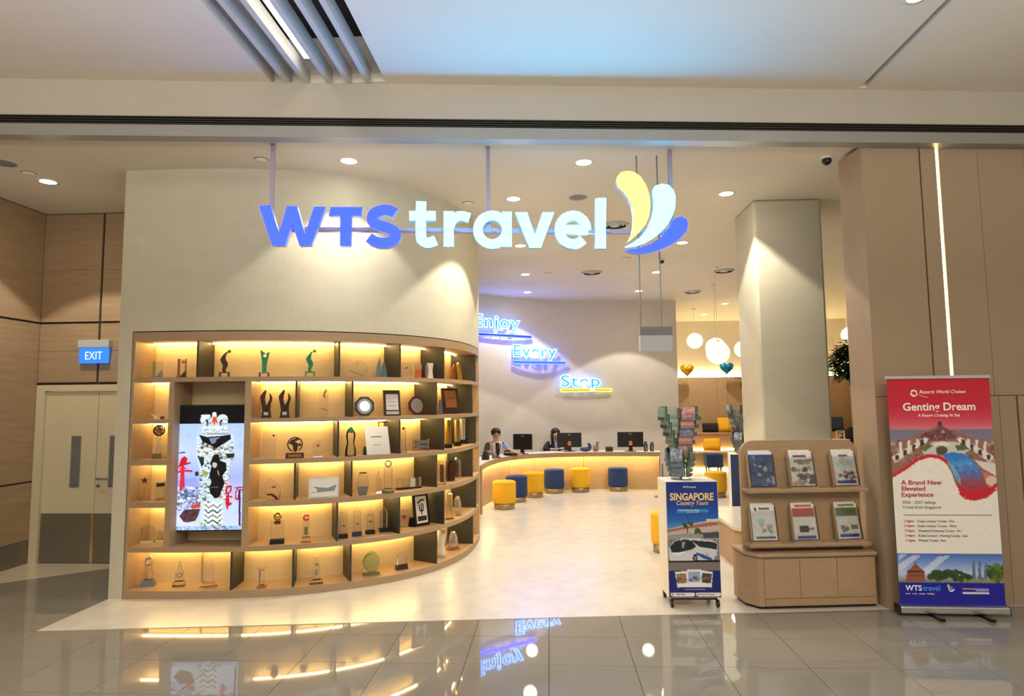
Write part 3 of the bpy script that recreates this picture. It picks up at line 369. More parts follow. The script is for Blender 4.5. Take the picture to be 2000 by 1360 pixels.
 ('leaflet_stack', 'stack of pink leaflets at the shelf end', 'leaflets', None, (-1.105, 8.625, 0.894), 0.876, 0.00694, [('leaflet', 'box', 'pink', (0, 0, 0, 20, 14, 2, 1)), ('leaflet', 'box', 'paper', (1, 0, 2, 20, 14, 2, 1)), ('leaflet', 'box', 'pink', (0, 0, 4, 20, 14, 2, 1))]),
 ('globe_award', 'clear globe award on a gold edged base in left column', 'trophy', None, (-3.962, 6.199, 0.475), 0.286, 0.00513,
  [('base', 'box', 'goldsilver', (0, 0, 0, 26, 10, 4, 0.9)),
   ('disc', 'poly', 'clear', [(14.0, 18.0), (13.31, 22.33), (11.33, 26.23), (8.23, 29.33), (4.33, 31.31), (0.0, 32.0), (-4.33, 31.31), (-8.23, 29.33), (-11.33, 26.23), (-13.31, 22.33), (-14.0, 18.0), (-13.31, 13.67), (-11.33, 9.77), (-8.23, 6.67), (-4.33, 4.69), (-0.0, 4.0), (4.33, 4.69), (8.23, 6.67), (11.33, 9.77), (13.31, 13.67)], 5, 0)]),
 ('clear_award', 'low clear award on a pale base beside the globe award', 'trophy', None, (-3.859, 6.245, 0.475), 0.28, 0.00517, [('base', 'box', 'goldsilver', (0, 0, 0, 14, 9, 4, 0.9)), ('block', 'poly', 'clear', [(-5, 4), (5, 4), (4, 16), (-3, 20)], 5, 0)]),
 ('disc_trophy', 'clear block trophy with gold disc and black base', 'trophy', None, (-2.643, 6.168, 0.475), 0.321, 0.00505, [('base', 'box', 'black', (0, 0, 0, 26, 14, 8, 1)), ('block', 'poly', 'clear', [(-12.0, 8), (12.0, 8), (12.0, 42), (-12.0, 42)], 8, 0), ('gold_disc', 'sph', 'gold', (0, 0, 51, 8)), ('nameplate', 'poly', 'maroon', [(-5.5, 37), (5.5, 37), (5.5, 42), (-5.5, 42)], 8.8, 0)]),
 ('logo_column', 'clear column with a red round logo on glass foot', 'trophy', None, (-2.388, 6.24, 0.475), 0.353, 0.00509,
  [('foot', 'box', 'clear', (0, 0, 0, 18, 12, 9, 0.95)), ('column', 'poly', 'clear', [(-6.5, 9), (6.5, 9), (6.5, 45), (-6.5, 45)], 7, 0), ('logo', 'ring', 'red', (0, 46, 6, 3, 7.6, 20, 330), None), ('engraving', 'poly', 'olive', [(-3.0, 14), (3.0, 14), (3.0, 28), (-3.0, 28)], 7.6, 0)]),
 ('star_column', 'clear star topped column on black base, first of the row of four', 'trophy', 'star topped columns on the fifth shelf', (-2.082, 6.432, 0.475), 0.421, 0.00523,
  [('base', 'box', 'black', (0, 0, 0, 17, 11, 7, 1)), ('column', 'poly', 'clear', [(-6.5, 7), (6.5, 7), (6.5, 49), (-6.5, 49)], 8, 0), ('star', 'poly', 'clear', [(0.0, 58.0), (-1.73, 53.38), (-6.66, 53.16), (-2.8, 50.09), (-4.11, 45.34), (-0.0, 48.06), (4.11, 45.34), (2.8, 50.09), (6.66, 53.16), (1.73, 53.38)], 6, 0),
   ('engraving', 'poly', 'bronze', [(-1.0, 22), (3.0, 22), (3.0, 23.5), (-1.0, 23.5)], 8.8, 0)]),
 ('star_column', 'clear star topped column on navy blue base', 'trophy', 'star topped columns on the fifth shelf', (-1.972, 6.532, 0.475), 0.454, 0.00531,
  [('base', 'box', 'navy', (0, 0, 0, 17, 11, 7, 1)), ('column', 'poly', 'clear', [(-6.5, 7), (6.5, 7), (6.5, 47), (-6.5, 47)], 8, 0), ('star', 'poly', 'clear', [(0.0, 56.0), (-1.73, 51.38), (-6.66, 51.16), (-2.8, 48.09), (-4.11, 43.34), (-0.0, 46.06), (4.11, 43.34), (2.8, 48.09), (6.66, 51.16), (1.73, 51.38)], 6, 0),
   ('engraving', 'poly', 'bronze', [(-1.0, 22), (3.0, 22), (3.0, 23.5), (-1.0, 23.5)], 8.8, 0)]),
 ('star_column', 'clear star topped column on black base, third of the row of four', 'trophy', 'star topped columns on the fifth shelf', (-1.866, 6.634, 0.475), 0.493, 0.00538,
  [('base', 'box', 'black', (0, 0, 0, 17, 11, 7, 1)), ('column', 'poly', 'clear', [(-6.5, 7), (6.5, 7), (6.5, 37), (-6.5, 37)], 8, 0), ('star', 'poly', 'clear', [(0.0, 46.0), (-1.73, 41.38), (-6.66, 41.16), (-2.8, 38.09), (-4.11, 33.34), (-0.0, 36.06), (4.11, 33.34), (2.8, 38.09), (6.66, 41.16), (1.73, 41.38)], 6, 0),
   ('engraving', 'poly', 'bronze', [(-1.0, 22), (3.0, 22), (3.0, 23.5), (-1.0, 23.5)], 8.8, 0)]),
 ('star_column', 'clear star topped column by the divider, last of four', 'trophy', 'star topped columns on the fifth shelf', (-1.753, 6.741, 0.475), 0.54, 0.00546,
  [('base', 'box', 'black', (0, 0, 0, 17, 11, 7, 1)), ('column', 'poly', 'clear', [(-6.5, 7), (6.5, 7), (6.5, 39), (-6.5, 39)], 8, 0), ('star', 'poly', 'clear', [(0.0, 48.0), (-1.73, 43.38), (-6.66, 43.16), (-2.8, 40.09), (-4.11, 35.34), (-0.0, 38.06), (4.11, 35.34), (2.8, 40.09), (6.66, 43.16), (1.73, 43.38)], 6, 0),
   ('engraving', 'poly', 'bronze', [(-1.0, 22), (3.0, 22), (3.0, 23.5), (-1.0, 23.5)], 8.8, 0)]),
 ('heart_plaque', 'clear plaque with a small red heart beside framed calligraphy', 'plaque', None, (-1.597, 7.004, 0.475), 0.57, 0.00567,
  [('panel', 'poly', 'clear', [(-8.0, 0), (8.0, 0), (8.0, 32), (-8.0, 32)], 5, 0), ('heart', 'poly', 'red', [(0, 14), (4, 19), (3.5, 22), (1.5, 22.5), (0, 21), (-1.5, 22.5), (-3.5, 22), (-4, 19)], 5.8, 0), ('silver_tip', 'poly', 'silver', [(-2, 26), (2, 26), (0, 31)], 5.8, 0)]),
 ('framed_calligraphy', 'black framed calligraphy standing on a black easel foot', 'frame', None, (-1.416, 7.08, 0.475), 0.863, 0.00572,
  [('frame', 'leanpoly', 'black', [(-18.0, 0), (18.0, 0), (18.0, 60), (-18.0, 60)], 3, 0), ('paper', 'leanpoly', 'paper', [(-13.0, 5), (13.0, 5), (13.0, 55), (-13.0, 55)], 3.4, 0), ('brush_stroke', 'leanpoly', 'black', [(-9, 44), (0, 49), (8, 49), (8, 46.5), (0, 46), (-8, 41)], 3.8, 0),
   ('brush_stroke', 'leanpoly', 'black', [(-6, 40), (-4, 40), (-3, 30), (3, 28), (3, 41), (5, 41), (5, 27), (1, 26), (1, 20), (-1, 20), (-1, 26), (-5, 28)], 3.8, 0), ('brush_stroke', 'leanpoly', 'black', [(-0.8, 26), (0.8, 26), (0.8, 42), (-0.8, 42)], 3.9, 0), ('nameplate', 'leanpoly', 'darkwood', [(-10.5, 9), (10.5, 9), (10.5, 18), (-10.5, 18)], 3.8, 0),
   ('easel_foot', 'box', 'black', (-19, -7, 0, 7, 12, 17, 0.6))]),
 ('clear_column', 'tall clear column at the bend of the fifth shelf', 'trophy', None, (-1.171, 7.465, 0.475), 0.709, 0.00602, [('foot', 'poly', 'copper', [(-8.0, 0), (8.0, 0), (8.0, 2), (-8.0, 2)], 8, 0), ('column', 'poly', 'clear', [(-6, 2), (6, 2), (5, 48), (-5, 48)], 7, 0)]),
 ('slanted_crystal', 'slanted crystal trophy with bright facets near shelf end', 'trophy', None, (-1.142, 7.88, 0.475), 0.788, 0.00635, [('body', 'poly', 'crystal', [(-6, 0), (6, 0), (7, 16), (2, 32), (-4, 26)], 8, 0), ('foot', 'box', 'silver', (0, 0, 0, 14, 10, 2, 0.9))]),
 ('smoky_column', 'thin smoky glass column on a black cube foot', 'trophy', None, (-1.14, 8.375, 0.475), 0.85, 0.00674, [('foot', 'box', 'black', (0, 0, 0, 9, 9, 8, 1)), ('column', 'poly', 'smoke', [(-4.0, 8), (4.0, 8), (4.0, 42), (-4.0, 42)], 5, 0)]),
 ('copper_medal', 'round copper medal lying flat on the fifth shelf', 'medal', None, (-1.111, 7.703, 0.475), 0.757, 0.0062, [('medal', 'lathe', 'copper', [(0, 0), (7, 0), (7, 1.5), (0, 1.5)], (0, 0)), ('boss', 'lathe', 'bronze', [(0, 1.5), (4, 1.5), (3, 2.2), (0, 2.2)], (0, 0))]),
 ('ball_figure', 'crystal figure with a ball on a dark tapered base', 'trophy', None, (-3.903, 6.145, 0.075), 0.285, 0.00509,
  [('base', 'box', 'steel', (0, 0, 0, 25, 14, 12, 0.78)), ('body', 'poly', 'clear', [(-6, 12), (6, 12), (8, 22), (5, 32), (7, 38), (-7, 38), (-5, 32), (-8, 22)], 8, 0), ('ball', 'sph', 'crystal', (0, 0, 45, 7)), ('cap', 'poly', 'silver', [(-6, 50), (6, 53), (3, 55), (-5, 53)], 5, 0)]),
 ('glass_tower', 'clear stepped tower on a square glass base', 'trophy', None, (-3.595, 6.152, 0.075), 0.277, 0.00508, [('base', 'box', 'clear', (0, 0, 0, 20, 14, 9, 0.95)), ('tower', 'poly', 'clear', [(-7, 9), (7, 9), (7, 26), (3, 30), (1, 46), (-1, 46), (-3, 30), (-7, 26)], 7, 0), ('core', 'sph', 'crystal', (0, 0, 20, 5))]),
 ('crossed_award', 'clear award with crossed foot on the lowest shelf', 'trophy', None, (-3.298, 6.141, 0.075), 0.278, 0.00506,
  [('foot', 'poly', 'clear', [(-16, 0), (16, 0), (10, 5), (12, 9), (0, 6), (-10, 9), (-9, 5)], 8, 0), ('plate', 'poly', 'clear', [(-8, 6), (8, 6), (10, 40), (-6, 44)], 4, 0), ('star', 'poly', 'crystal', [(6.0, 47.0), (4.77, 43.7), (1.24, 43.55), (4.0, 41.35), (3.06, 37.95), (6.0, 39.9), (8.94, 37.95), (8.0, 41.35), (10.76, 43.55), (7.23, 43.7)], 5, 0)]),
 ('clear_column', 'small clear column on a wooden foot, lowest shelf', 'trophy', None, (-2.764, 6.119, 0.075), 0.309, 0.00501,
  [('foot', 'box', 'copper', (0, 0, 0, 17, 10, 5, 0.9)), ('column', 'poly', 'clear', [(-4.5, 5), (4.5, 5), (4.5, 33), (-4.5, 33)], 7, 0), ('side_edge', 'poly', 'steel', [(-5.0, 5), (-3.0, 5), (-3.0, 33), (-5.0, 33)], 7.6, 0), ('cap', 'poly', 'clear', [(-9, 36), (9, 38), (4, 33), (-4, 33)], 4, 0)]),
 ('peaked_column', 'tall peaked crystal column with a dark emblem, lowest shelf', 'trophy', None, (-2.288, 6.268, 0.075), 0.366, 0.00511,
  [('foot', 'box', 'clear', (0, 0, 0, 24, 13, 7, 0.95)), ('column', 'poly', 'clear', [(-7, 7), (7, 7), (6, 40), (3, 50), (-3, 50), (-6, 40)], 9, 0), ('emblem', 'poly', 'steel', [(-3, 34), (0, 38), (4, 34)], 9.8, 0), ('engraving', 'poly', 'steel', [(-2.0, 16), (2.0, 16), (2.0, 26), (-2.0, 26)], 9.8, 0)]),
 ('round_plaque', 'round green glass plaque on a dark oval foot', 'plaque', None, (-1.839, 6.593, 0.075), 0.454, 0.00535,
  [('foot', 'box', 'olive', (0, 0, 0, 31, 12, 5, 0.95)),
   ('disc', 'poly', 'pale_green', [(15.0, 24.0), (14.27, 30.18), (12.14, 35.76), (8.82, 40.18), (4.64, 43.02), (0.0, 44.0), (-4.64, 43.02), (-8.82, 40.18), (-12.14, 35.76), (-14.27, 30.18), (-15.0, 24.0), (-14.27, 17.82), (-12.14, 12.24), (-8.82, 7.82), (-4.64, 4.98), (-0.0, 4.0), (4.64, 4.98), (8.82, 7.82), (12.14, 12.24), (14.27, 17.82)], 5, 0),
   ('rim', 'ring', 'olive', (0, 24, 15.5, 14.6, 5.4, 90, 250), None)]),
 ('arched_crystal', 'arched crystal on a brown wooden foot, lowest shelf', 'trophy', None, (-1.58, 6.821, 0.075), 0.533, 0.00552,
  [('foot', 'box', 'darkwood', (0, 0, 0, 24, 11, 8, 0.9)), ('arch', 'poly', 'clear', [(11.0, 8.0), (10.68, 13.5), (9.74, 18.69), (8.23, 23.25), (6.25, 26.93), (3.9, 29.51), (1.33, 30.83), (-1.33, 30.83), (-3.9, 29.51), (-6.25, 26.93), (-8.23, 23.25), (-9.74, 18.69), (-10.68, 13.5), (-11.0, 8.0)], 7, 0), ('bright_edge', 'poly', 'silver', [(-11, 10), (-8, 8), (-8, 20), (-10, 22)], 7.6, 0)]),
 ('white_vase', 'tall white vase half hidden behind a dark divider', 'vase', None, (-1.249, 7.364, 0.075), 0.685, 0.00594,
  [('body', 'lathe', 'white', [(0, 0), (9, 0), (8, 8), (6, 24), (9, 40), (8, 52), (6, 52), (6, 44), (0, 44)], (0, 0)), ('ornament', 'poly', 'copper', [(0.0, 51.0), (-0.99, 48.36), (-3.8, 48.24), (-1.6, 46.48), (-2.35, 43.76), (-0.0, 45.32), (2.35, 43.76), (1.6, 46.48), (3.8, 48.24), (0.99, 48.36)], 17, 0)]),
 ('crystal_peak', 'faceted crystal peak on a copper oval foot', 'trophy', None, (-1.169, 7.722, 0.075), 0.761, 0.00622, [('foot', 'box', 'copper', (0, 0, 0, 24, 12, 4, 0.9)), ('peak', 'poly', 'crystal', [(-9, 4), (9, 4), (7, 24), (2, 34), (-3, 33), (-7, 22)], 9, 0)])]
SIGN={'a1': [(0.161, 3.352), (0.156, 3.318), (0.143, 3.286), (0.122, 3.259), (0.095, 3.238), (0.064, 3.225), (0.031, 3.22), (-0.002, 3.224), (-0.033, 3.237), (-0.06, 3.258), (-0.08, 3.285), (-0.093, 3.316), (-0.097, 3.35), (-0.092, 3.384), (-0.079, 3.416), (-0.059, 3.444), (-0.032, 3.465), (-0.001, 3.478), (0.033, 3.483), (0.066, 3.479), (0.097, 3.466), (0.124, 3.445), (0.144, 3.418), (0.157, 3.386),
        (0.161, 3.352)],
 'a2': [(0.164, 3.516), (0.161, 3.197)],
 'blue': [(1.24, 3.169), (1.277, 3.178), (1.35, 3.188), (1.462, 3.226), (1.562, 3.288), (1.626, 3.363), (1.678, 3.438), (1.717, 3.478), (1.767, 3.488), (1.809, 3.464), (1.822, 3.414), (1.799, 3.345), (1.735, 3.277), (1.646, 3.215), (1.546, 3.171), (1.447, 3.146), (1.349, 3.142), (1.276, 3.151)],
 'capital_t': [(-1.395, 3.545), (-1.121, 3.548), (-1.129, 3.469), (-1.214, 3.466), (-1.219, 3.196), (-1.311, 3.196), (-1.312, 3.468), (-1.414, 3.467)],
 'cyan': [(1.502, 3.735), (1.527, 3.773), (1.59, 3.79), (1.652, 3.781), (1.694, 3.737), (1.713, 3.675), (1.705, 3.575), (1.68, 3.5), (1.641, 3.425), (1.576, 3.35), (1.501, 3.288), (1.413, 3.238), (1.326, 3.207), (1.24, 3.194), (1.231, 3.2), (1.303, 3.237), (1.378, 3.293), (1.442, 3.374), (1.481, 3.461), (1.502, 3.548), (1.508, 3.635), (1.498, 3.698)],
 'e0': [(0.638, 3.359), (0.897, 3.361)],
 'e1': [(0.757, 3.36), (0.903, 3.361)],
 'e2': [(0.882, 3.357), (0.879, 3.389), (0.869, 3.418), (0.853, 3.444), (0.831, 3.465), (0.806, 3.48), (0.777, 3.487), (0.747, 3.487), (0.719, 3.479), (0.692, 3.464), (0.67, 3.443), (0.652, 3.417), (0.641, 3.388), (0.637, 3.356), (0.64, 3.325), (0.65, 3.296), (0.666, 3.27), (0.688, 3.249), (0.713, 3.234), (0.742, 3.227), (0.771, 3.226), (0.8, 3.234), (0.826, 3.249), (0.849, 3.269)],
 'l': [(0.974, 3.648), (1.068, 3.653), (1.054, 3.187), (0.96, 3.186)],
 'r1': [(-0.357, 3.516), (-0.357, 3.197)],
 'r2': [(-0.351, 3.373), (-0.333, 3.428), (-0.292, 3.464), (-0.238, 3.476), (-0.173, 3.459)],
 's': [(-0.832, 3.494), (-0.87, 3.516), (-0.917, 3.526), (-0.975, 3.515), (-1.019, 3.488), (-1.035, 3.446), (-1.015, 3.406), (-0.962, 3.383), (-0.904, 3.366), (-0.851, 3.339), (-0.824, 3.297), (-0.842, 3.255), (-0.891, 3.23), (-0.955, 3.226), (-1.014, 3.242), (-1.061, 3.274)],
 't1': [(-0.602, 3.604), (-0.603, 3.298), (-0.587, 3.25), (-0.552, 3.229), (-0.51, 3.236), (-0.472, 3.251)],
 't2': [(-0.705, 3.473), (-0.475, 3.475)],
 'v': [(0.24, 3.512), (0.345, 3.513), (0.413, 3.305), (0.487, 3.514), (0.59, 3.515), (0.465, 3.19), (0.363, 3.189)],
 'w': [(-2.016, 3.551), (-1.919, 3.555), (-1.839, 3.3), (-1.776, 3.549), (-1.689, 3.55), (-1.616, 3.298), (-1.539, 3.549), (-1.443, 3.547), (-1.557, 3.199), (-1.66, 3.196), (-1.729, 3.396), (-1.786, 3.195), (-1.894, 3.197)],
 'yellow': [(1.167, 3.806), (1.177, 3.856), (1.209, 3.894), (1.265, 3.911), (1.333, 3.902), (1.394, 3.859), (1.441, 3.784), (1.469, 3.697), (1.479, 3.585), (1.463, 3.486), (1.43, 3.411), (1.367, 3.336), (1.304, 3.28), (1.264, 3.249), (1.26, 3.256), (1.292, 3.311), (1.316, 3.398), (1.32, 3.497), (1.306, 3.583), (1.271, 3.658), (1.223, 3.719), (1.181, 3.756)]}
# ================================================================== STRUCTURE
FA=R_(6.0); FO=Vector((-.34,5.52)); FU=Vector((math.cos(FA),math.sin(FA))); FN=Vector((math.sin(FA),-math.cos(FA)))
def fl(u,o=0.): # point on the shop front line, u along it, o out towards the mall
    p=FO+FU*u+FN*o; return (p.x,p.y)
CH=4.15; MH=4.6
def st(b,name,m=None,label=None,cat='',**k): return b.build(name,m,label=label,cat=cat,kind='structure',**k)
# ---- floors
fb=MB().use(M['joint']); fb.box(-9,9,3.52,7.9,-.03,-.012); fb.use(M['tile']); fb.box(-9,9,-7,3.517,-.03,0)
floor=st(fb,'floor',None,'grey polished granite mall floor in front of the shop','floor')
TX,TY=.585,.535; tx=[-.03+TX*i for i in range(-15,15)]; ty=[4.055+TY*j for j in range(-1,7)]
tm=MB(); tm.use(M['tile']); tm.box(.0019,TX-.0019,.0019,TY-.0019,-.014,0); tme=tm.mesh('tile')
def front_y(x): return FO.y+(x-FO.x)*math.tan(FA)
for x in tx:
    for y in ty:
        if x<-4.1 or y<front_y(x+TX/2)+.1:
            if y>7.2 or (x<-6.6 and y>4.4): continue
            obj('tile',tme,floor,(x,y,0))
# pale corridor tiles in front of the double door
ct=MB().use(M['tilel'])
ct.prism([(-6.08,6.15),(-4.71,7.285),(-6.08,7.285)],.0005,.003); st(ct,'floor',None,'pale stone floor strip before the double door','floor')
sf=MB().use(M['cream']); sf.prism([(-4.17,5.12),fl(9),(9,21),(-4.17,21)],-.01,.004)
st(sf,'floor',None,'cream terrazzo floor of the travel shop','floor')
# ---- ceilings
cb=MB().use(M['ceil']); cb.prism([fl(-6.3,-.02),fl(9.5,-.02),(9.3,21),(-6.3,21)],CH,CH+.1)
st(cb,'ceiling',None,'cream shop ceiling with round downlights','ceiling')
mc=MB().use(M['ceil'])
fy=lambda x:front_y(x)+.2
for x0,x1,h in((-9,-2.37,0),(-2.37,-1.38,5.27),(-1.38,2.83,0),(2.83,2.89,5.72),(2.89,9,0)):
    if not h: mc.prism([(x0,-7),(x1,-7),(x1,fy(x1)),(x0,fy(x0))],MH,MH+.08)
    else: mc.prism([(x0,h),(x1,h),(x1,fy(x1)),(x0,fy(x0))],MH,MH+.08)
for x0,x1,h,d in((-2.37,-1.38,5.27,.42),(2.83,2.89,5.72,.16)):
    mc.use(M['cavity']); mc.box(x0-.1,x1+.1,-7,h+.1,MH+d,MH+d+.02)
    mc.use(M['fin']); mc.box(x0-.02,x0,-7,h,MH+.081,MH+d); mc.box(x1,x1+.02,-7,h,MH+.081,MH+d); mc.box(x0,x1,h,h+.02,MH+.081,MH+d)
mceil=st(mc,'ceiling',None,'white mall ceiling with a long slot of fins','ceiling')
for i,x in enumerate((-2.23,-2.07,-1.87,-1.70,-1.53)):
    MB().box(x-.022,x+.022,-3,5.268,MH-.01,MH+.12).build('ceiling_fin',M['fin'],mceil)
MB().box(-1.99,-1.935,-3,4.98,MH+.07,MH+.10).build('light_tube',M['tube'],mceil,'glowing white light tube')
# fascia, grille and metal beam over the shop front
fa=MB().use(M['fascia']); fa.prism([fl(-8,.1),fl(9,.1),fl(9,-.0),fl(-8,-.0)],4.285,MH)
st(fa,'wall_fascia',None,'plain white fascia band above the shop front','fascia')
bm_=MB().use(M['steelp']); bm_.prism([fl(-8,.12),fl(9,.12),fl(9,-.0),fl(-8,-.0)],4.1,4.2); bm_.use(M['grille']); bm_.prism([fl(-8,.08),fl(9,.08),fl(9,-.0),fl(-8,-.0)],4.2,4.285)
beam=st(bm_,'beam',None,'grey metal beam with a dark louvre over the shop front','beam')
for k in range(4):
    z=4.208+k*.02; MB().prism([fl(-8,.115),fl(9,.115),fl(9,.08),fl(-8,.08)],z,z+.008).build('grille_slat',M['grille'],beam)
# ---- left corridor
wl=MB().use(M['joint']); wl.box(-6.16,-6.095,2.5,7.4,0,CH)
wall_left=st(wl,'wall_left',None,'brown stone corridor wall left of the double door','wall')
for y0,y1 in((3.0,4.2),(4.21,5.6),(5.61,7.275)):
    for z0,z1,mm in((.0,.27,'kickp'),(.275,.93,'stone'),(.95,2.80,'stone'),(2.825,CH-.012,'stone')):
        MB().box(-6.095,-6.08,y0,y1,z0,z1).build('stone_panel' if mm=='stone' else 'skirting_panel',M[mm],wall_left)
wd=MB().use(M['joint']); wd.box(-6.16,-4.0,7.30,7.4,2.075,CH); wd.box(-4.62,-4.0,7.30,7.4,0,2.075)
wall_door=st(wd,'wall_corridor',None,'brown stone wall above the cream double door','wall')
for x0,x1 in((-6.08,-5.355),(-5.325,-4.18)):
    for z0,z1 in((2.1,2.47),(2.473,2.80),(2.825,3.45),(3.453,CH-.012)):
        MB().box(x0,x1,7.28,7.30,z0,z1).build('stone_panel',M['stone'],wall_door)
dr=thing('door_1',(-5.34,7.3,0),'cream double door with steel kick plates and narrow windows','door',kind='structure')
f=MB(); f.box(-.735,-.635,-.03,.06,0,2.07); f.box(.65,.735,-.03,.06,0,2.07); f.box(-.635,.65,-.03,.06,2.0,2.07); f.build('door_frame',M['door'],dr)
for s,x0,x1 in((0,-.63,.015),(1,.021,.645)):
    lf=MB().box(x0,x1,0,.045,.01,1.995).build('door_leaf',M['door'],dr)
    MB().box(x0+.005,x1-.005,-.004,0,.01,.57).build('kick_plate',M['kickp'],lf,'dull steel kick plate')
    cx=-.235 if s==0 else .235
    w=MB().use(M['gray']); w.box(cx-.06,cx+.06,-.006,-.001,0.87,1.47); w.use(M['pane']); w.box(cx-.045,cx+.045,-.010,-.006,0.885,1.455); w.build('window_slot',None,lf)
MB().box(-.005,.03,-.012,-.0045,.01,.57).build('astragal',M['goldsilver'],dr)
h=MB(); h.tube([(.06,-.0,.97),(.06,-.05,.97),(.2,-.055,.975)],.009); h.tube([(.06,-.0,.89),(.06,-.012,.89)],.02,12); h.build('door_handle',M['steel'],dr)
# ---- curved display wall (white textured plaster)
def sweep(b,s0,s1,d0,d1,z0,z1,step=.08):
    n=max(2,int((s1-s0)/step)+1); S=np.linspace(s0,s1,n); vs=[];fs=[]
    for s in S:
        a=CP(s,d0);c=CP(s,d1)
        vs+=[(a[0],a[1],z0),(a[0],a[1],z1),(c[0],c[1],z1),(c[0],c[1],z0)]
    for i in range(n-1):
        o=i*4;p=o+4
        fs+=[(o,p,p+1,o+1),(o+1,p+1,p+2,o+2),(o+2,p+2,p+3,o+3),(o+3,p+3,p,o)]
    e=(n-1)*4; fs+=[(0,1,2,3),(e+3,e+2,e+1,e)]
    return b.add(vs,fs)
cw=MB().use(M['plaster']); sweep(cw,0,6.04,0,.34,2.535,CH); sweep(cw,0,.135,0,.4,.0,2.535); sweep(cw,5.0,6.04,.0,.34,0,2.535); sweep(cw,0,6.04,.345,.42,0,CH)
for i in range(len(cw.sm)): cw.sm[i]=False
st(cw,'wall_front',None,'curved white plaster wall above the lit trophy shelves','wall')
# ---- back wall of the shop
def ribbon(b,pts,th,z0,z1):
    out=[]
    P=[Vector(p) for p in pts]
    for i,p in enumerate(P):
        t=(P[min(i+1,len(P)-1)]-P[max(i-1,0)]).normalized(); out.append((p.x-t.y*th,p.y+t.x*th))
    vs=[];fs=[];n=len(P)
    for p,q in zip(P,out): vs+=[(p.x,p.y,z0),(p.x,p.y,z1),(q[0],q[1],z1),(q[0],q[1],z0)]
    for i in range(n-1):
        o=i*4;p=o+4; fs+=[(o,p,p+1,o+1),(o+1,p+1,p+2,o+2),(o+2,p+2,p+3,o+3),(o+3,p+3,p,o)]
    e=(n-1)*4; fs+=[(0,1,2,3),(e+3,e+2,e+1,e)]
    return b.add(vs,fs)
def crs(pts,n=8):
    P=[Vector(p) for p in pts]; P=[P[0]*2-P[1]]+P+[P[-1]*2-P[-2]]; o=[]
    for i in range(1,len(P)-2):
        for k in range(n):
            t=k/n; a,b,c,d=P[i-1:i+3]
            o.append(.5*((2*b)+(c-a)*t+(2*a-5*b+4*c-d)*t*t+(3*b-a-3*c+d)*t**3))
    o.append(P[-2]); return o
BW=crs([(-4.2,11.6),(-2.6,12.6),(-1.42,13.6),(-.6,14.2),(.1,14.55),(1.0,14.75),(1.75,14.85),(2.97,15.0)])
bw=MB().use(M['plasterb']); ribbon(bw,BW,.3,0,CH); bw.box(2.67,2.97,15.02,19.2,0,CH)
st(bw,'wall_back',None,'curved white plaster back wall carrying the neon words','wall')
sw=MB().use(M['white']); sw.box(-4.3,-4.18,6.4,13,0,CH); sw.box(8.6,8.8,6.6,19.2,0,CH); sw.box(2.7,9,19.0,19.2,0,CH)
st(sw,'wall_lounge',None,'cream lounge wall behind the round globe lamps','wall')
# wood wainscot of the lounge
wsb=MB(); wsb.box(2.97,8.6,18.93,18.95,.0,2.5); lounge=wsb.build('wall_wainscot',M['joint'],label='tall oak wainscot across the back of the lounge',cat='wall panelling',kind='structure')
for i in range(6): MB().box(2.98+i*.94,2.98+i*.94+.935,18.9,18.93,.0,2.5).build('oak_panel',M['oak'],lounge)
MB().box(2.98,8.6,18.93,18.97,2.503,2.518).build('cove_light',M['cove'],lounge,'warm glowing cove strip')
# ---- square pillar
pl=MB().use(M['plaster']); pl.box(2.42,3.2,7.5,8.26,.0,CH); st(pl,'pillar',None,'square white plaster pillar behind the brochure display','pillar',bev=.03,rz=0)
# ---- panelled wall on the right
rw=thing('wall_right',(2.86,5.86,0),'beige laminate panelled wall behind the roll up banner','wall',rz=FA,kind='structure')
MB().box(.03,6,.025,.36,0,4.10).build('core',M['joint'],rw)
MB().box(.02,.0295,.0,.37,0,4.11).build('jamb_panel',M['panelw'],rw)
for x0,x1 in((.03,.562),(.578,.722),(.752,1.117),(1.121,1.56),(1.564,2.3),(2.304,4.0),(4.004,6)):
    MB().box(x0,x1,.0,.024,1.829,4.105).build('wall_panel',M['panelw'],rw)
for x0,x1 in((.03,.7),(.703,1.15),(1.154,1.312),(1.332,2.3),(2.304,4.0),(4.004,6)):
    MB().box(x0,x1,.0,.024,.0,1.823).build('wall_panel',M['panelw'],rw)
MB().box(.727,.747,.004,.02,1.83,4.105).build('light_profile',M['ledw'],rw,'glowing yellow light profile')
# ================================================================== CEILING FITTINGS
def downlight(x,y,z,label,big=.075,lit=True):
    t=thing('downlight',(x,y,z),label,'ceiling light','round ceiling downlights')
    MB().lathe([(big,-.006),(big*1.35,-.006),(big*1.35,0),(big,0)],n=24).build('trim_ring',M['white'],t)
    MB().cyl((0,0,0),big,-.004,-.001,24).build('lens',M['lamp'],t)
DL=['nearest downlight above the blue letters of the hanging sign','nearest downlight above the pale letters of the hanging sign','downlight above the middle letters beside the curved wall','downlight left of the white pillar top','downlight showing just under the hanging pale letters','downlight beside the tip of the blue petal','downlight in the row nearest the neon words, before the last one','downlight beside the suspension rods of the grey box','last downlight by the back wall above the word Enjoy','last downlight beside the rods by the back wall','lounge downlight nearer to the shop','lounge downlight nearer to the globe lamps','downlight in the corridor above the double door']
for (x,y,e),l in zip(DOWN,DL): downlight(x,y,CH,l)
downlight(2.6,4.4,MH,'mall ceiling downlight beside the diagonal slot',.06)
light('downlight_lamp','SPOT',(2.6,4.4,4.55),30,WARM,spot_size=R_(80),spot_blend=.6,shadow_soft_size=.05)
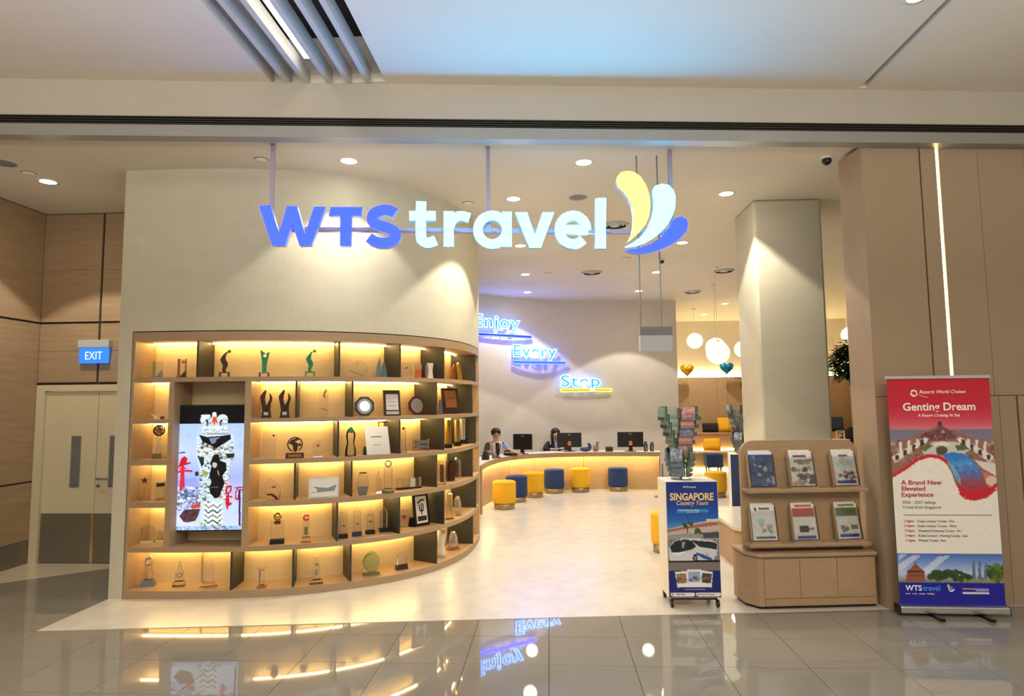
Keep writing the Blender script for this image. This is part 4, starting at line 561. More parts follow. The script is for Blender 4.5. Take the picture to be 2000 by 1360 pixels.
for x,y,l in((.9,8.4,'round air diffuser behind the letter l of the sign'),(.8,11.5,'round air diffuser in the ceiling centre, above the word Step'),(3.18,11.6,'round air diffuser left of the white pillar'),(3.1,13.8,'round air diffuser furthest back by the lounge')):
    b=MB().use(M['lgray']); b.lathe([(.0,-.012),(.06,-.02),(.075,-.002)],n=24)
    b.lathe([(.1,-.02),(.125,-.004)],n=24); b.lathe([(.15,-.022),(.19,0),(.15,0)],n=24); b.use(M['dark']); b.cyl((0,0,0),.15,-.003,-.001,24)
    b.build('air_diffuser',None,None,l,'vent','round air diffusers',loc=(x,y,CH))
for x,y,l in((.36,7.2,'grey round ceiling speaker above the sign letters'),(-5.19,5.67,'grey round ceiling speaker at the far corridor corner')):
    b=MB().use(M['gray']); b.lathe([(0,-.008),(.08,-.01),(.1,0)],n=24); b.use(M['lgray']); b.lathe([(.1,-.006),(.115,0)],n=24); b.build('ceiling_speaker',None,None,l,'speaker',loc=(x,y,CH))
for x,y,l in((-2.72,5.8,'small white sprinkler cover above the curved wall'),(-.92,7.3,'small white sprinkler cover beside the curved wall edge'),(-5.18,5.95,'small white sprinkler cover in the corridor ceiling'),(.0,11.5,'small white sprinkler cover above the word Enjoy'),(1.3,10.4,'small white sprinkler cover above the grey box rods')):
    b=MB().use(M['white']); b.lathe([(0,-.014),(.05,-.012),(.06,-.004),(.05,0)],n=20); b.use(M['dark']); b.lathe([(.061,-.003),(.066,0)],n=20); b.build('sprinkler_cover',None,None,l,'sprinkler',loc=(x,y,CH))
for x,y,l,k in((2.72,6.2,'black dome camera on the ceiling by the panelled wall',1.),(1.9,10.6,'small black camera on the shop ceiling near the blue petal',.8)):
    t=thing('dome_camera',(x,y,CH),l,'camera'); t.scale=(k,k,k)
    MB().cyl((0,0,0),.055,-.02,0,20).build('mount',M['white'],t); MB().sph((0,0,-.035),.045,16).build('dome',M['black'],t)
# ================================================================== DISPLAY SHELF
ZS=[2.083,1.68,1.289,.894,.475,.075]      # shelf top of each row
ZC=[2.437,2.039,1.64,1.243,.843,.428]     # underside of the board above
SE=4.96; D=.33
shelf=thing('display_shelf',(0,0,0),'curved built in oak shelf of lit trophy compartments','shelf')
sp=lambda name,m,s0,s1,d0,d1,z0,z1,**k: sweep(MB(),s0,s1,d0,d1,z0,z1).build(name,M[m],shelf,**k)
sp('back_panel','backp',.16,SE,D,D+.012,.0,2.52)
sp('top_board','oakh',.145,SE,0,D,2.437,2.525)
sp('plinth','oakh',.145,SE,0,D,0,.075)
sp('side_panel','oak',.145,.17,0,D,.075,2.437); sp('side_panel','oak',SE-.03,SE,0.004,D,.075,2.437)
for z0,z1,cut in((2.039,2.083,0),(1.64,1.68,1),(1.243,1.289,1),(.843,.894,1),(.428,.475,0)):
    if cut: sp('shelf_board','oakh',.17,.522,0,D,z0,z1); sp('shelf_board','oakh',1.309,SE-.03,0,D,z0,z1)
    else: sp('shelf_board','oakh',.17,SE-.03,0,D,z0,z1)
for s0,s1 in((.522,.572),(1.252,1.309)): sp('niche_post','oak',s0,s1,0,D,.475,2.039)
ODD=[2.13,2.78,3.435,4.6]; EVEN=[1.728,2.266,3.30,4.34]
ROWD=[[.787]+ODD,EVEN,ODD,EVEN,ODD,[1.165]+EVEN]
for r in range(6):
    cells=[]; 
    if 0<r<5: cells.append((.17,.522)); a=1.309
    else: a=.17
    for s in ROWD[r]+[SE-.03]:
        cells.append((a,s-.009)); a=s+.009
        if s<SE-.1: sp('divider','darklam',s-.009,s+.009,.006,D,ZS[r],ZC[r])
    for a,b in cells: sp('light_strip','led',a+.012,b-.012,.262,.274,ZC[r]-.012,ZC[r])
sp('batten','oak',.735,.743,.31,D,.075,.428)
# ---- television in the niche
ts=.905; tx_,ty_,tt,tu=CP(ts,.12)
tv=thing('television',(tx_,ty_,.60),'portrait television showing a white lion dance costume','television',rz=math.atan2(tu,tt))
MB().box(-.345,.345,.006,.05,.0,1.215).build('case',M['black'],tv,bev=.004)
MB().box(-.2,.2,.05,.205,.4,.8).build('wall_bracket',M['dark'],tv)
cv=Cv(178,312,(178,200,255)); cv.map=lambda x,y:((x-84)/595*178,(y-198)/1042*312)
def fluff(n,x0,y0,x1,y1,r0,r1,cols):
    for _ in range(n):
        x,y,r=RNG.uniform(x0,x1),RNG.uniform(y0,y1),RNG.uniform(r0,r1); c=cols[RNG.randint(len(cols))]
        cv.ell(x+r*.15,y+r*.45,r,r*.8,tuple(v*.62 for v in c),.8); cv.ell(x,y,r,r*.75,c,.95); cv.ell(x-r*.2,y-r*.2,r*.5,r*.35,tuple(min(255,v+22) for v in c),.8)
cv.rect(60,190,700,345,(4,4,8))
cv.grad([(84,345),(700,345),(700,1245),(84,1245)],[(345,(176,204,255)),(600,(196,214,255)),(800,(168,180,250)),(1000,(196,210,255)),(1240,(206,222,255))])
cv.blobs(40,90,360,660,1200,12,50,[(186,206,255),(206,222,255),(168,188,246)],.35)
cv.poly([(84,820),(240,800),(300,900),(260,1000),(84,960)],(120,120,230),.35)
WH=(232,244,252)
# left character strokes
RD=(206,20,44)
cv.line([(92,592),(140,588)],9,(30,30,60)); cv.poly([(110,640),(140,618),(166,640),(158,676),(120,690),(96,720),(88,716)],RD); cv.poly([(100,690),(190,668),(196,682),(110,706)],RD); cv.line([(86,752),(160,742),(204,746)],16,RD); cv.line([(96,730),(150,720)],12,RD)
cv.poly([(112,700),(140,700),(152,920),(104,928)],(214,40,60))
# second lion lying at lower left
fluff(130,84,880,285,1060,9,20,[(150,160,215),(190,200,240),(226,232,250),(206,214,246),(90,110,150)])
cv.poly([(104,1130),(150,1070),(240,1060),(290,1060),(272,1120),(250,1160),(180,1172),(120,1160)],(88,52,58)); cv.poly([(200,1040),(290,1000),(290,1050),(220,1060)],(196,80,60)); cv.blobs(14,120,1080,250,1160,8,18,[(60,36,48),(120,60,60),(70,60,110)],.8)
cv.poly([(84,1110),(110,1120),(160,1180),(270,1188),(270,1200),(84,1200)],(214,228,255))
# body of the white lion
cv.poly([(240,440),(560,440),(560,560),(530,700),(520,860),(480,1000),(480,1190),(290,1190),(290,1000),(290,800),(240,620)],(206,224,236))
fluff(150,250,500,550,640,7,16,[WH,WH,(190,214,226),(50,96,80),(206,160,120),(238,246,255)])
fluff(170,282,640,366,1010,7,13,[WH,WH,(190,220,230),(70,116,104),(238,246,255)]); fluff(80,450,700,530,980,7,13,[WH,WH,(222,120,104),(190,220,230)])
for i in range(5):
    y=1000+i*42; cv.line([(330,y+20),(362,y+56),(398,y+30),(434,y+56),(468,y+20)],18,(60,100,96) if i%2 else (150,140,140)); cv.line([(322,y),(358,y+34),(398,y+8),(438,y+34),(476,y)],22,WH); cv.ell(398,y+26,7,6,(206,120,90)); cv.ell(340,y+32,7,6,(70,110,96)); cv.ell(456,y+32,7,6,(70,110,96))
# mouth, head and eyes
cv.poly([(258,440),(330,460),(450,452),(530,440),(536,480),(470,520),(410,560),(360,530),(290,500)],(14,16,18)); cv.poly([(345,470),(440,462),(420,500),(370,520)],(120,134,160)); cv.poly([(410,480),(450,470),(490,500),(440,540),(400,540)],(8,10,12))
cv.poly([(284,372),(500,372),(510,420),(450,432),(320,434),(282,420)],(216,230,240)); fluff(60,290,376,500,424,8,15,[WH,WH,(226,240,250),(214,228,240)]); cv.rect(330,428,510,440,(150,160,170))
for x in(312,458): s_=1 if x<400 else -1; cv.ell(x,312,48,44,(206,222,232)); fluff(26,x-34,280,x+34,340,8,15,[WH,WH,(226,240,250)]); cv.poly([(x-4*s_,318),(x+14*s_,312),(x+26*s_,330),(x+22*s_,362),(x+8*s_,368),(x+14*s_,344)],(34,56,50)); cv.line([(x+6*s_,330),(x+12*s_,352)],5,(110,130,80))
cv.poly([(362,300),(370,262),(386,250),(404,262),(408,300),(436,372),(350,372)],(226,210,206)); cv.poly([(376,290),(400,290),(420,350),(398,330),(390,372),(376,330),(360,366)],(196,86,50)); cv.ell(386,264,18,16,(246,250,252))
cv.blobs(24,280,360,500,392,5,9,[WH,(226,240,250)],.9)
# performer in black
cv.poly([(390,610),(430,606),(448,660),(500,680),(506,740),(470,790),(492,850),(448,968),(410,976),(368,930),(360,880),(378,840),(358,780),(376,700),(362,690)],(14,12,18)); cv.ell(402,694,20,26,(214,190,186)); cv.poly([(372,650),(400,640),(432,660),(424,682),(384,672),(376,700)],(10,10,14)); cv.line([(430,744),(440,780)],9,(190,170,60)); cv.line([(372,884),(440,880)],4,(150,110,110))
cv.poly([(490,600),(572,600),(566,634),(510,642)],(22,50,40)); cv.poly([(258,636),(304,626),(310,690),(288,710)],(24,44,44)); cv.ell(250,768,18,20,(40,54,50)); cv.blobs(16,300,740,340,780,6,10,[(200,180,60),(120,150,60)],.8)
# right character strokes
cv.line([(512,876),(546,876),(548,910),(522,940),(508,930),(510,880)],15,RD); cv.poly([(506,950),(534,944),(536,1010),(560,1010),(556,1030),(532,1040),(522,1080),(504,1020)],RD); cv.line([(528,960),(556,964)],14,RD); cv.line([(582,890),(650,884)],10,(150,20,50)); cv.line([(610,890),(588,930),(590,980),(610,988),(618,920)],12,RD); cv.line([(630,900),(656,920),(650,980)],10,RD); cv.line([(622,900),(626,1060),(632,1235)],17,(70,24,96))
cv.rect(80,1206,665,1240,(160,190,230)); cv.blobs(40,80,1206,665,1236,7,12,[(90,150,180),(214,230,246),(120,80,130)],.7)
for x in(312,458): cv.blobs(8,x-22,1176,x+22,1196,5,9,[(206,190,70),(90,110,50)],.9)
cv.noise(.02); cv.build('screen_picture',.665,1.19,M['screen'],tv,(0,.004,.012))
# ================================================================== TROPHIES
def zshift(b,y): return b
def star_lean(y,k): return Matrix.Translation((0,0,0))
def award(name,label,cat,group,loc,rot,k,parts):
    t=thing(name,loc,label,cat,group,rot)
    for p in parts:
        nm,kind,mt,a=p[0],p[1],M[p[2]],p[3]; b=MB()
        K=lambda L:[(x*k,z*k) for x,z in L]
        if kind=='box':
            x,y,z,w,d,h,tp=a; b.box((x-w/2)*k,(x+w/2)*k,(-y-d/2)*k,(-y+d/2)*k,z*k,(z+h)*k,tp)
        elif kind=='poly':
            dp=p[4]; y=-p[5]; b.prism(K(a),(y-dp/2)*k,(y+dp/2)*k,'y')
        elif kind=='leanpoly':
            # leans back by about 9 degrees, later layers proud of earlier ones
            dp=p[4]; b.prism(K(a),-dp*k*1.0,(3.2-dp)*k if dp>3 else 0,'y'); b.xf(Matrix.Translation((0,.0,.0))@Matrix.Rotation(R_(-9),4,'X'))
        elif kind=='sph': b.sph(((a[0])*k,-a[1]*k,a[2]*k),a[3]*k,16)
        elif kind=='lathe': b.lathe([(r*k,z*k) for r,z in a],(p[4][0]*k,-p[4][1]*k,0),18)
        elif kind=='tube': b.tube([(x*k,-y*k,z*k) for x,y,z in a],p[4]*k)
        elif kind=='strip':
            L=[(x-w,z) for x,z,w in a]+[(x+w,z) for x,z,w in a[::-1]]; dp=p[4]; b.prism(K(L),-dp/2*k,dp/2*k,'y')
        elif kind in('ring','ring2'):
            if kind=='ring':
                x,z,ro,ri,dp,a0,a1=a; n=22
                ang=[R_(a0+(a1-a0)*i/n) for i in range(n+1)]
                for i in range(n):
                    q=[(x+r*math.cos(g),z+r*math.sin(g)) for r,g in((ri,ang[i]),(ro,ang[i]),(ro,ang[i+1]),(ri,ang[i+1]))]
                    b.prism(K(q),-dp/2*k,dp/2*k,'y')
            else:
                hx,hz,hr=p[4]; dp=p[5]; hole=[(hx+hr*math.cos(g),hz+hr*math.sin(g)) for g in np.linspace(0,2*math.pi,12,endpoint=False)]
                O_=K(a); I_=K(hole); allp=O_+I_; T=tessellate_polygon([[Vector((x,z,0)) for x,z in O_],[Vector((x,z,0)) for x,z in I_]])
                n=len(allp); y0,y1=-dp/2*k,dp/2*k; vs=[(x,y0,z) for x,z in allp]+[(x,y1,z) for x,z in allp]; fs=[tuple(q) for q in T]+[tuple(i+n for i in q[::-1]) for q in T]
                for base_,L in((0,len(O_)),(len(O_),len(I_))):
                    for i in range(L): j=(i+1)%L; fs.append((base_+i,base_+j,base_+j+n,base_+i+n))
                b.add(vs,fs)
        elif kind=='frame':
            w,h,e=a; dp=p[4]
            for x0,x1,z0,z1 in((-w/2,w/2,0,e),(-w/2,w/2,h-e,h),(-w/2,-w/2+e,e,h-e),(w/2-e,w/2,e,h-e)): b.box(x0*k,x1*k,-dp/2*k,dp/2*k,z0*k,z1*k)
        b.build(nm,mt,t)
    return t
for a in AWARDS: award(*a)
# ================================================================== HANGING SIGN
SO=Vector((-.52,5.60,0)); SU=Vector((.9927,.1208,0))
sign=thing('hanging_sign',SO,'hanging illuminated word sign with three coloured petals','sign',rz=math.atan2(.1208,.9927))
def stroke(b,pts,w,d0,d1,closed=False):
    P=[Vector(p) for p in pts]; n=len(P); L=[];Rr=[]
    for i in range(n):
        t=(P[(i+1)%n]-P[i-1]) if closed else (P[min(i+1,n-1)]-P[max(i-1,0)])
        t.normalize(); nn=Vector((-t.y,t.x))*w/2; L.append(P[i]+nn); Rr.append(P[i]-nn)
    for i in range(n if closed else n-1):
        j=(i+1)%n; b.prism([L[i],L[j],Rr[j],Rr[i]],d0,d1,'y')
def densify(pts,n=4): return [tuple(v) for v in crs(pts,n)]
FD0,FD1=-.005,.055
def glyph(name,face,label,polys=(),strokes=()):
    b=MB().use(M[face])
    for p in polys: b.prism(SIGN[p],FD0,FD0+.006,'y')
    for p,w,cl in strokes: stroke(b,SIGN[p] if len(SIGN[p])<3 else (SIGN[p][:-1] if cl else densify(SIGN[p])),w,FD0,FD0+.006,cl)
    o=b.build(name,None,sign,label)
    r=MB().use(M['srim'])
    for p in polys: r.prism(SIGN[p],FD0+.007,FD1,'y')
    for p,w,cl in strokes: stroke(r,SIGN[p] if len(SIGN[p])<3 else (SIGN[p][:-1] if cl else densify(SIGN[p])),w,FD0+.007,FD1,cl)
    r.build('return_edge',None,o)
g=.0923
glyph('capital_w','sblue','glowing blue capital W',['w']); glyph('capital_t','sblue','glowing blue capital T',['capital_t']); glyph('capital_s','sblue','glowing blue capital S',[],[('s',.092,0)])
g=.089
glyph('letter_t','scyan','glowing cyan letter t',[],[('t1',g,0),('t2',.083,0)]); glyph('letter_r','scyan','glowing cyan letter r',[],[('r1',g,0),('r2',.083,0)])
glyph('letter_a','scyan','glowing cyan letter a',[],[('a1',.083,1),('a2',.085,0)]); glyph('letter_v','scyan','glowing cyan letter v',['v'])
glyph('letter_e','scyan','glowing cyan letter e',[],[('e0',.080,0),('e2',.084,0)]); glyph('letter_l','scyan','glowing cyan letter l',['l'])
glyph('petal','syel','glowing yellow petal',['yellow']); glyph('petal','scyan','glowing cyan petal',['cyan']); glyph('petal','sblue','glowing blue petal',['blue'])
for u in(-1.935,0.0,1.70):
    MB().box(u-.018,u+.018,.075,.105,3.36,CH).build('hanger_rod',M['rod'],sign)
MB().box(-1.935,1.70,.07,.11,3.345,3.385).build('cross_bar',M['rod'],sign)
MB().box(-1.95,-.3,.062,.07,3.352,3.378).build('cable_cover',M['rod'],sign)
for u in(-1.6,-1.1,-.75,-.3,.05,.45,.8,1.1,1.36,1.5): MB().box(u-.02,u+.02,.05,.075,3.35,3.38).build('letter_mount',M['rod'],sign)
# ================================================================== NEON WORDS ON THE BACK WALL
def wall_y(x):
    for a,b in zip(BW,BW[1:]):
        if a.x<=x<=b.x: return a.y+(b.y-a.y)*(x-a.x)/(b.x-a.x)
    return BW[-1].y
def neon(word,x0,x1,z,size,ux1,label,tube,back,utube,uback,uz):
    p=Vector((x0,wall_y(x0)-.07)); q=Vector((ux1,wall_y(ux1)-.07)); ang=math.atan2(q.y-p.y,q.x-p.x)
    t=thing('neon_word',(p.x,p.y,z),label,'neon sign',rz=ang)
    L=(q-p).length; w=(x1-x0)/math.cos(ang)
    c=bpy.data.curves.new('w','FONT'); c.body=word; c.size=size; c.extrude=.004; c.offset=size*.03; c.space_character=1.12
    to=bpy.data.objects.new('w',c); me=bpy.data.meshes.new_from_object(to); me.materials.clear(); me.materials.append(M[back])
    xs=[v.co.x for v in me.vertices]; k=w/max(xs); o=obj('letter_backing',me,t,(0,0,0),(math.pi/2,0,0)); o.scale=(k,1,1)
    c.fill_mode='NONE'; c.extrude=0; c.bevel_depth=size*.021; c.bevel_resolution=1
    me=bpy.data.meshes.new_from_object(to); me.materials.clear(); me.materials.append(M[tube]); o=obj('neon_outline',me,t,(0,-.012,0),(math.pi/2,0,0)); o.scale=(k,1,1)
    bpy.data.objects.remove(to)
    MB().box(0,L,-.006,.004,uz-.028,uz+.028).build('underline_backing',M[uback],t)
    pts=[(.03+.03*math.cos(a),-.014,uz+.03*math.sin(a)) for a in np.linspace(math.pi/2,1.5*math.pi,9)]+[(L-.03+.03*math.cos(a),-.014,uz+.03*math.sin(a)) for a in np.linspace(-math.pi/2,math.pi/2,9)]
    MB().tube(pts,.011,6,closed=True).build('neon_underline',M[utube],t)
    b=MB()
    for u in(.08,L*.5,L-.08): b.box(u-.01,u+.01,.0,.075,uz-.01,uz+.01)
    b.build('wall_standoff',M['lgray'],t)
neon('Enjoy',-1.60,-.64,3.44,.37,-.38,'neon word Enjoy over a blue underline, half behind the curved wall','neonc','neoncd','neonb','neonbd',-.17)
neon('Every',-.80,.17,2.83,.36,.38,'neon word Every over a blue underline on the back wall','neonc','neoncd','neonb','neoncd',-.13)
neon('Step',.25,1.16,2.17,.36,1.42,'neon word Step over a yellow underline on the back wall','neonc','neoncd','neony','neonyd',-.09)
# ================================================================== RECEPTION COUNTER
CF=crs([(-1.25,10.6),(-1.18,11.45),(-.92,12.44),(-.33,13.2),(.69,13.55),(1.5,13.6),(2.2,13.5)],8)
CT=crs([(-1.14,10.6),(-1.06,11.5),(-.80,12.4),(-.25,13.0),(.69,13.3),(1.5,13.32),(2.22,13.22)],8)
def off(P,d):
    o=[]
    for i,p in enumerate(P):
        t=(P[min(i+1,len(P)-1)]-P[max(i-1,0)]).normalized(); o.append(Vector((p.x-t.y*d,p.y+t.x*d)))
    return o
ctr=thing('reception_counter',(0,0,0),'long curved oak reception counter with glowing front','counter')
cb=[0,8,18,24,32,len(CF)-1]
for a,b in zip(cb,cb[1:]):
    P=[p.copy() for p in CF[a:b+1]]
    P[-1]=P[-1]+(P[-2]-P[-1]).normalized()*.006
    ribbon(MB(),P,.03,.004,.73).build('front_panel',M['oak'],ctr)
ribbon(MB().use(M['oakh']),CT,.02,.70,.785).build('front_edge',None,ctr,'oak counter edge')
b=MB().use(M['white']); ribbon(b,[p for p in off(CT,.021)],.45,.735,.783); b.build('counter_top',None,ctr,'white counter top')
ribbon(MB(),off(CT,.03),.02,.715,.728).build('light_strip',M['ledc'],ctr)
MB().box(2.19,2.22,13.26,14.0,.004,.735).build('end_panel',M['oak'],ctr)
MB().box(-1.16,-1.12,10.55,10.6,.004,.735).build('end_panel',M['oak'],ctr)
MB().box(-1.9,-1.15,10.58,10.62,.004,.735).build('end_panel',M['oak'],ctr)
TOPZ=.783
def monitor(x,y,w,h,rz,label,logo=True,sc=1.):
    t=thing('monitor',(x,y,TOPZ),label,'monitor',rz=rz)
    MB().box(-w/2,w/2,-.015,.015,.09,.09+h).build('panel',M['black'],t,bev=.006)
    MB().prism([(-.045,0),(.045,0),(.03,.2),(-.03,.2)],-.035,-.016,'y').build('stand',M['black'],t)
    MB().prism([(.12*math.cos(a),.06*math.sin(a)) for a in np.linspace(0,2*math.pi,20,endpoint=False)],0,.012).build('stand_base',M['dark'],t)
    if logo:
        b=MB().use(mat_orange); b.prism([(-.032,.13),(.032,.13),(.032,.2),(.02,.215),(-.02,.215),(-.032,.2)],-.0365,-.035,'y'); b.use(M['black']); b.prism([(.012*math.cos(a),.175+.016*math.sin(a)) for a in np.linspace(0,6.28,10,endpoint=False)],-.038,-.0365,'y'); b.build('orange_badge',None,t,'orange badge')
    b=MB(); b.box(-.03,.03,-.018,-.0155,.09+h*.82,.09+h*.9); b.build('maker_plate',M['gray'],t)
mat_orange=mat('orange badge',H(240,130,60),.5)
monitor(-.55,12.95,.40,.31,R_(-16),'black monitor seen from behind beside the seated man',False)
monitor(.40,13.55,.51,.30,R_(2),'black monitor with an orange badge hiding the woman in navy')
monitor(1.66,13.5,.53,.31,R_(0),'black monitor with an orange badge at the counter right end')
def keyboard(x,y,rz,label):
    t=thing('keyboard',(x,y,TOPZ),label,'keyboard',rz=rz); MB().box(-.19,.19,-.06,.06,0,.015).build('body',M['lgray'],t)
    b=MB()
    for i in range(10):
        for j in range(3): b.box(-.175+i*.035,-.148+i*.035,-.045+j*.032,-.02+j*.032,.015,.022)
    b.build('keys',M['white'],t)
keyboard(.42,13.68,0,'pale keyboard behind the middle monitor'); keyboard(-.72,13.0,R_(-32),'pale keyboard before the seated man')
def papers(x,y,rz,label,n=2,w=.21,d=.3):
    b=MB().use(M['paper'])
    for i in range(n): b.box(-w/2+.01*i,w/2+.01*i,-d/2,d/2,i*.003,i*.003+.003)
    b.build('paper_sheets',None,None,label,'papers',loc=(x,y,TOPZ),rz=rz)
papers(.0,13.4,.2,'white papers on the counter in front of the woman in navy',4); papers(-.24,13.28,-.3,'white papers right of the first monitor',3); papers(1.12,13.62,.1,'white papers left of the small black box',4,.3,.2); papers(-.9,12.75,-.7,'white papers in front of the seated man',3)
t=thing('desk_phone',(-.78,12.62,TOPZ),'black desk phone in front of the seated man','telephone',rz=R_(-35)); b=MB(); b.box(-.12,.12,-.09,.09,0,.05,.85); b.build('phone_body',M['black'],t,bev=.008); b=MB(); b.tube([(-.08,-.08,.075),(-.08,-.06,.085),(-.08,.06,.085),(-.08,.08,.075)],.02); b.build('handset',M['black'],t)
t=thing('pen_cup',(-1.04,11.95,TOPZ),'grey pen cup with pens at the counter left end','pen holder'); MB().lathe([(0,0),(.04,0),(.045,.1),(.04,.1),(.036,.01),(0,.01)]).build('cup',M['gray'],t)
for i,(dx,dy,m) in enumerate(((.02,.0,'red'),(-.02,.01,'navy'),(0,-.02,'white'))): MB().tube([(dx*.5,dy*.5,.012),(dx*1.8,dy*1.8,.17)],.005).build('pen',M[m],t)
t=thing('black_stand',(-.99,12.1,TOPZ),'tall black card stand beside the grey pen cup','stand'); MB().lathe([(0,0),(.07,0),(.06,.02),(.02,.03),(.02,.05),(0,.05)]).build('foot',M['black'],t); MB().box(-.035,.035,-.012,.012,.04,.28).build('upright',M['black'],t,bev=.004)
t=thing('black_caddy',(-1.16,11.7,TOPZ),'low black desk caddy at the counter far left end','caddy'); MB().box(-.08,.05,-.06,.06,0,.09).build('box',M['black'],t,bev=.006); MB().box(-.06,.0,-.03,.03,.09,.15).build('card_slot',M['dark'],t)
t=thing('card_box',(1.22,13.5,TOPZ),'small dark open box on the counter between two monitors','box'); b=MB(); b.box(-.07,.07,-.05,.05,0,.09,1.08); b.build('box_body',M['dark'],t); MB().box(-.06,.06,-.04,.04,.09,.1).build('cards',M['olive'],t)
for x,l,h in((1.97,'black flask on the counter nearest the right monitor',.2),(2.1,'black flask on the counter at its right end',.19)):
    t=thing('flask',(x,13.5,TOPZ),l,'flask'); MB().lathe([(0,0),(.04,0),(.04,h*.75),(.03,h*.8),(.03,h),(0,h)],n=16).build('flask_body',M['black'],t); MB().box(-.008,.008,-.043,-.039,.02,h*.7).build('silver_stripe',M['silver'],t)
t=thing('pouch',(.73,13.55,TOPZ),'navy drawstring pouch slumped beside a tan basket','pouch')
b=MB(); b.sph((0,0,.045),.05,14,(2.3,1.4,.9)); b.build('pouch_body',M['navy'],t); b=MB(); b.tube([(.07,0,.05),(.1,0,.1),(.09,0,.14),(.06,-.01,.16)],[.05,.035,.025,.03]); b.build('pouch_neck',M['navy'],t)
t=thing('basket',(.95,13.56,TOPZ),'small tan woven basket beside the navy pouch','basket'); MB().lathe([(0,0),(.05,0),(.065,.12),(.058,.12),(.045,.01),(0,.01)],n=16).build('basket_body',M['wicker'],t)
for a in(-.5,.3,1.1): MB().tube([(0,0,.02),(.05*math.cos(a),0,.17+.02*a),(.08*math.cos(a),0,.2)],.012).build('paper_roll',M['wicker'],t)
# ================================================================== STOOLS
def stool(x,y,fab,label,k=1.,base=True):
    t=thing('stool',(x,y,.004),label,'stool','round pouffe stools'); t.scale=(k,k,k)
    MB().lathe([(0,.1),(.185,.1),(.197,.115),(.2,.14),(.2,.43),(.193,.455),(.175,.467),(0,.472)],n=28).build('seat_cushion',M[fab],t)
    MB().lathe([(.17,0),(.178,0),(.178,.1),(0,.1),(0,0)],n=28).build('metal_base',M['kick'],t,'metal base')
    MB().tube([(.2*math.cos(a),.2*math.sin(a),.437) for a in np.linspace(0,2*math.pi,28,endpoint=False)],.004,5,closed=True).build('seam',M[fab],t)
stool(-.80,11.15,'yfab','mustard yellow stool nearest the counter left end'); stool(-.63,11.93,'bfab','blue stool half behind the first yellow stool'); stool(-.33,12.5,'yfab','mustard yellow stool beside the half hidden blue stool')
stool(.07,13.08,'bfab','blue stool between two yellow stools at the counter'); stool(.6,13.22,'yfab','mustard yellow stool furthest along the counter'); stool(1.37,13.35,'bfab','blue stool standing alone at the counter right part')
stool(1.40,7.98,'yfab','mustard yellow stool half behind the poster trolley'); stool(3.12,12.5,'yfab','mustard yellow stool behind the acrylic leaflet carousel')
t=thing('small_stool',(4.2,17.0,.004),'small square blue stool on short legs in the lounge','stool'); MB().box(-.21,.21,-.2,.2,.11,.45).build('seat_cushion',M['bfab'],t,bev=.04,seg=3)
for x in(-.15,.15):
    for y in(-.14,.14): MB().cyl((x,y,0),.022,0,.112,10).build('leg',M['black'],t)
t=thing('barrier_post',(2.12,12.45,.004),'thin barrier post on a round grey foot behind the leaflet carousel','post'); MB().lathe([(0,0),(.17,0),(.165,.015),(.03,.03),(0,.03)],n=24).build('foot',M['steel'],t); MB().cyl((0,0,0),.018,.03,.62,12).build('pole',M['steel'],t)
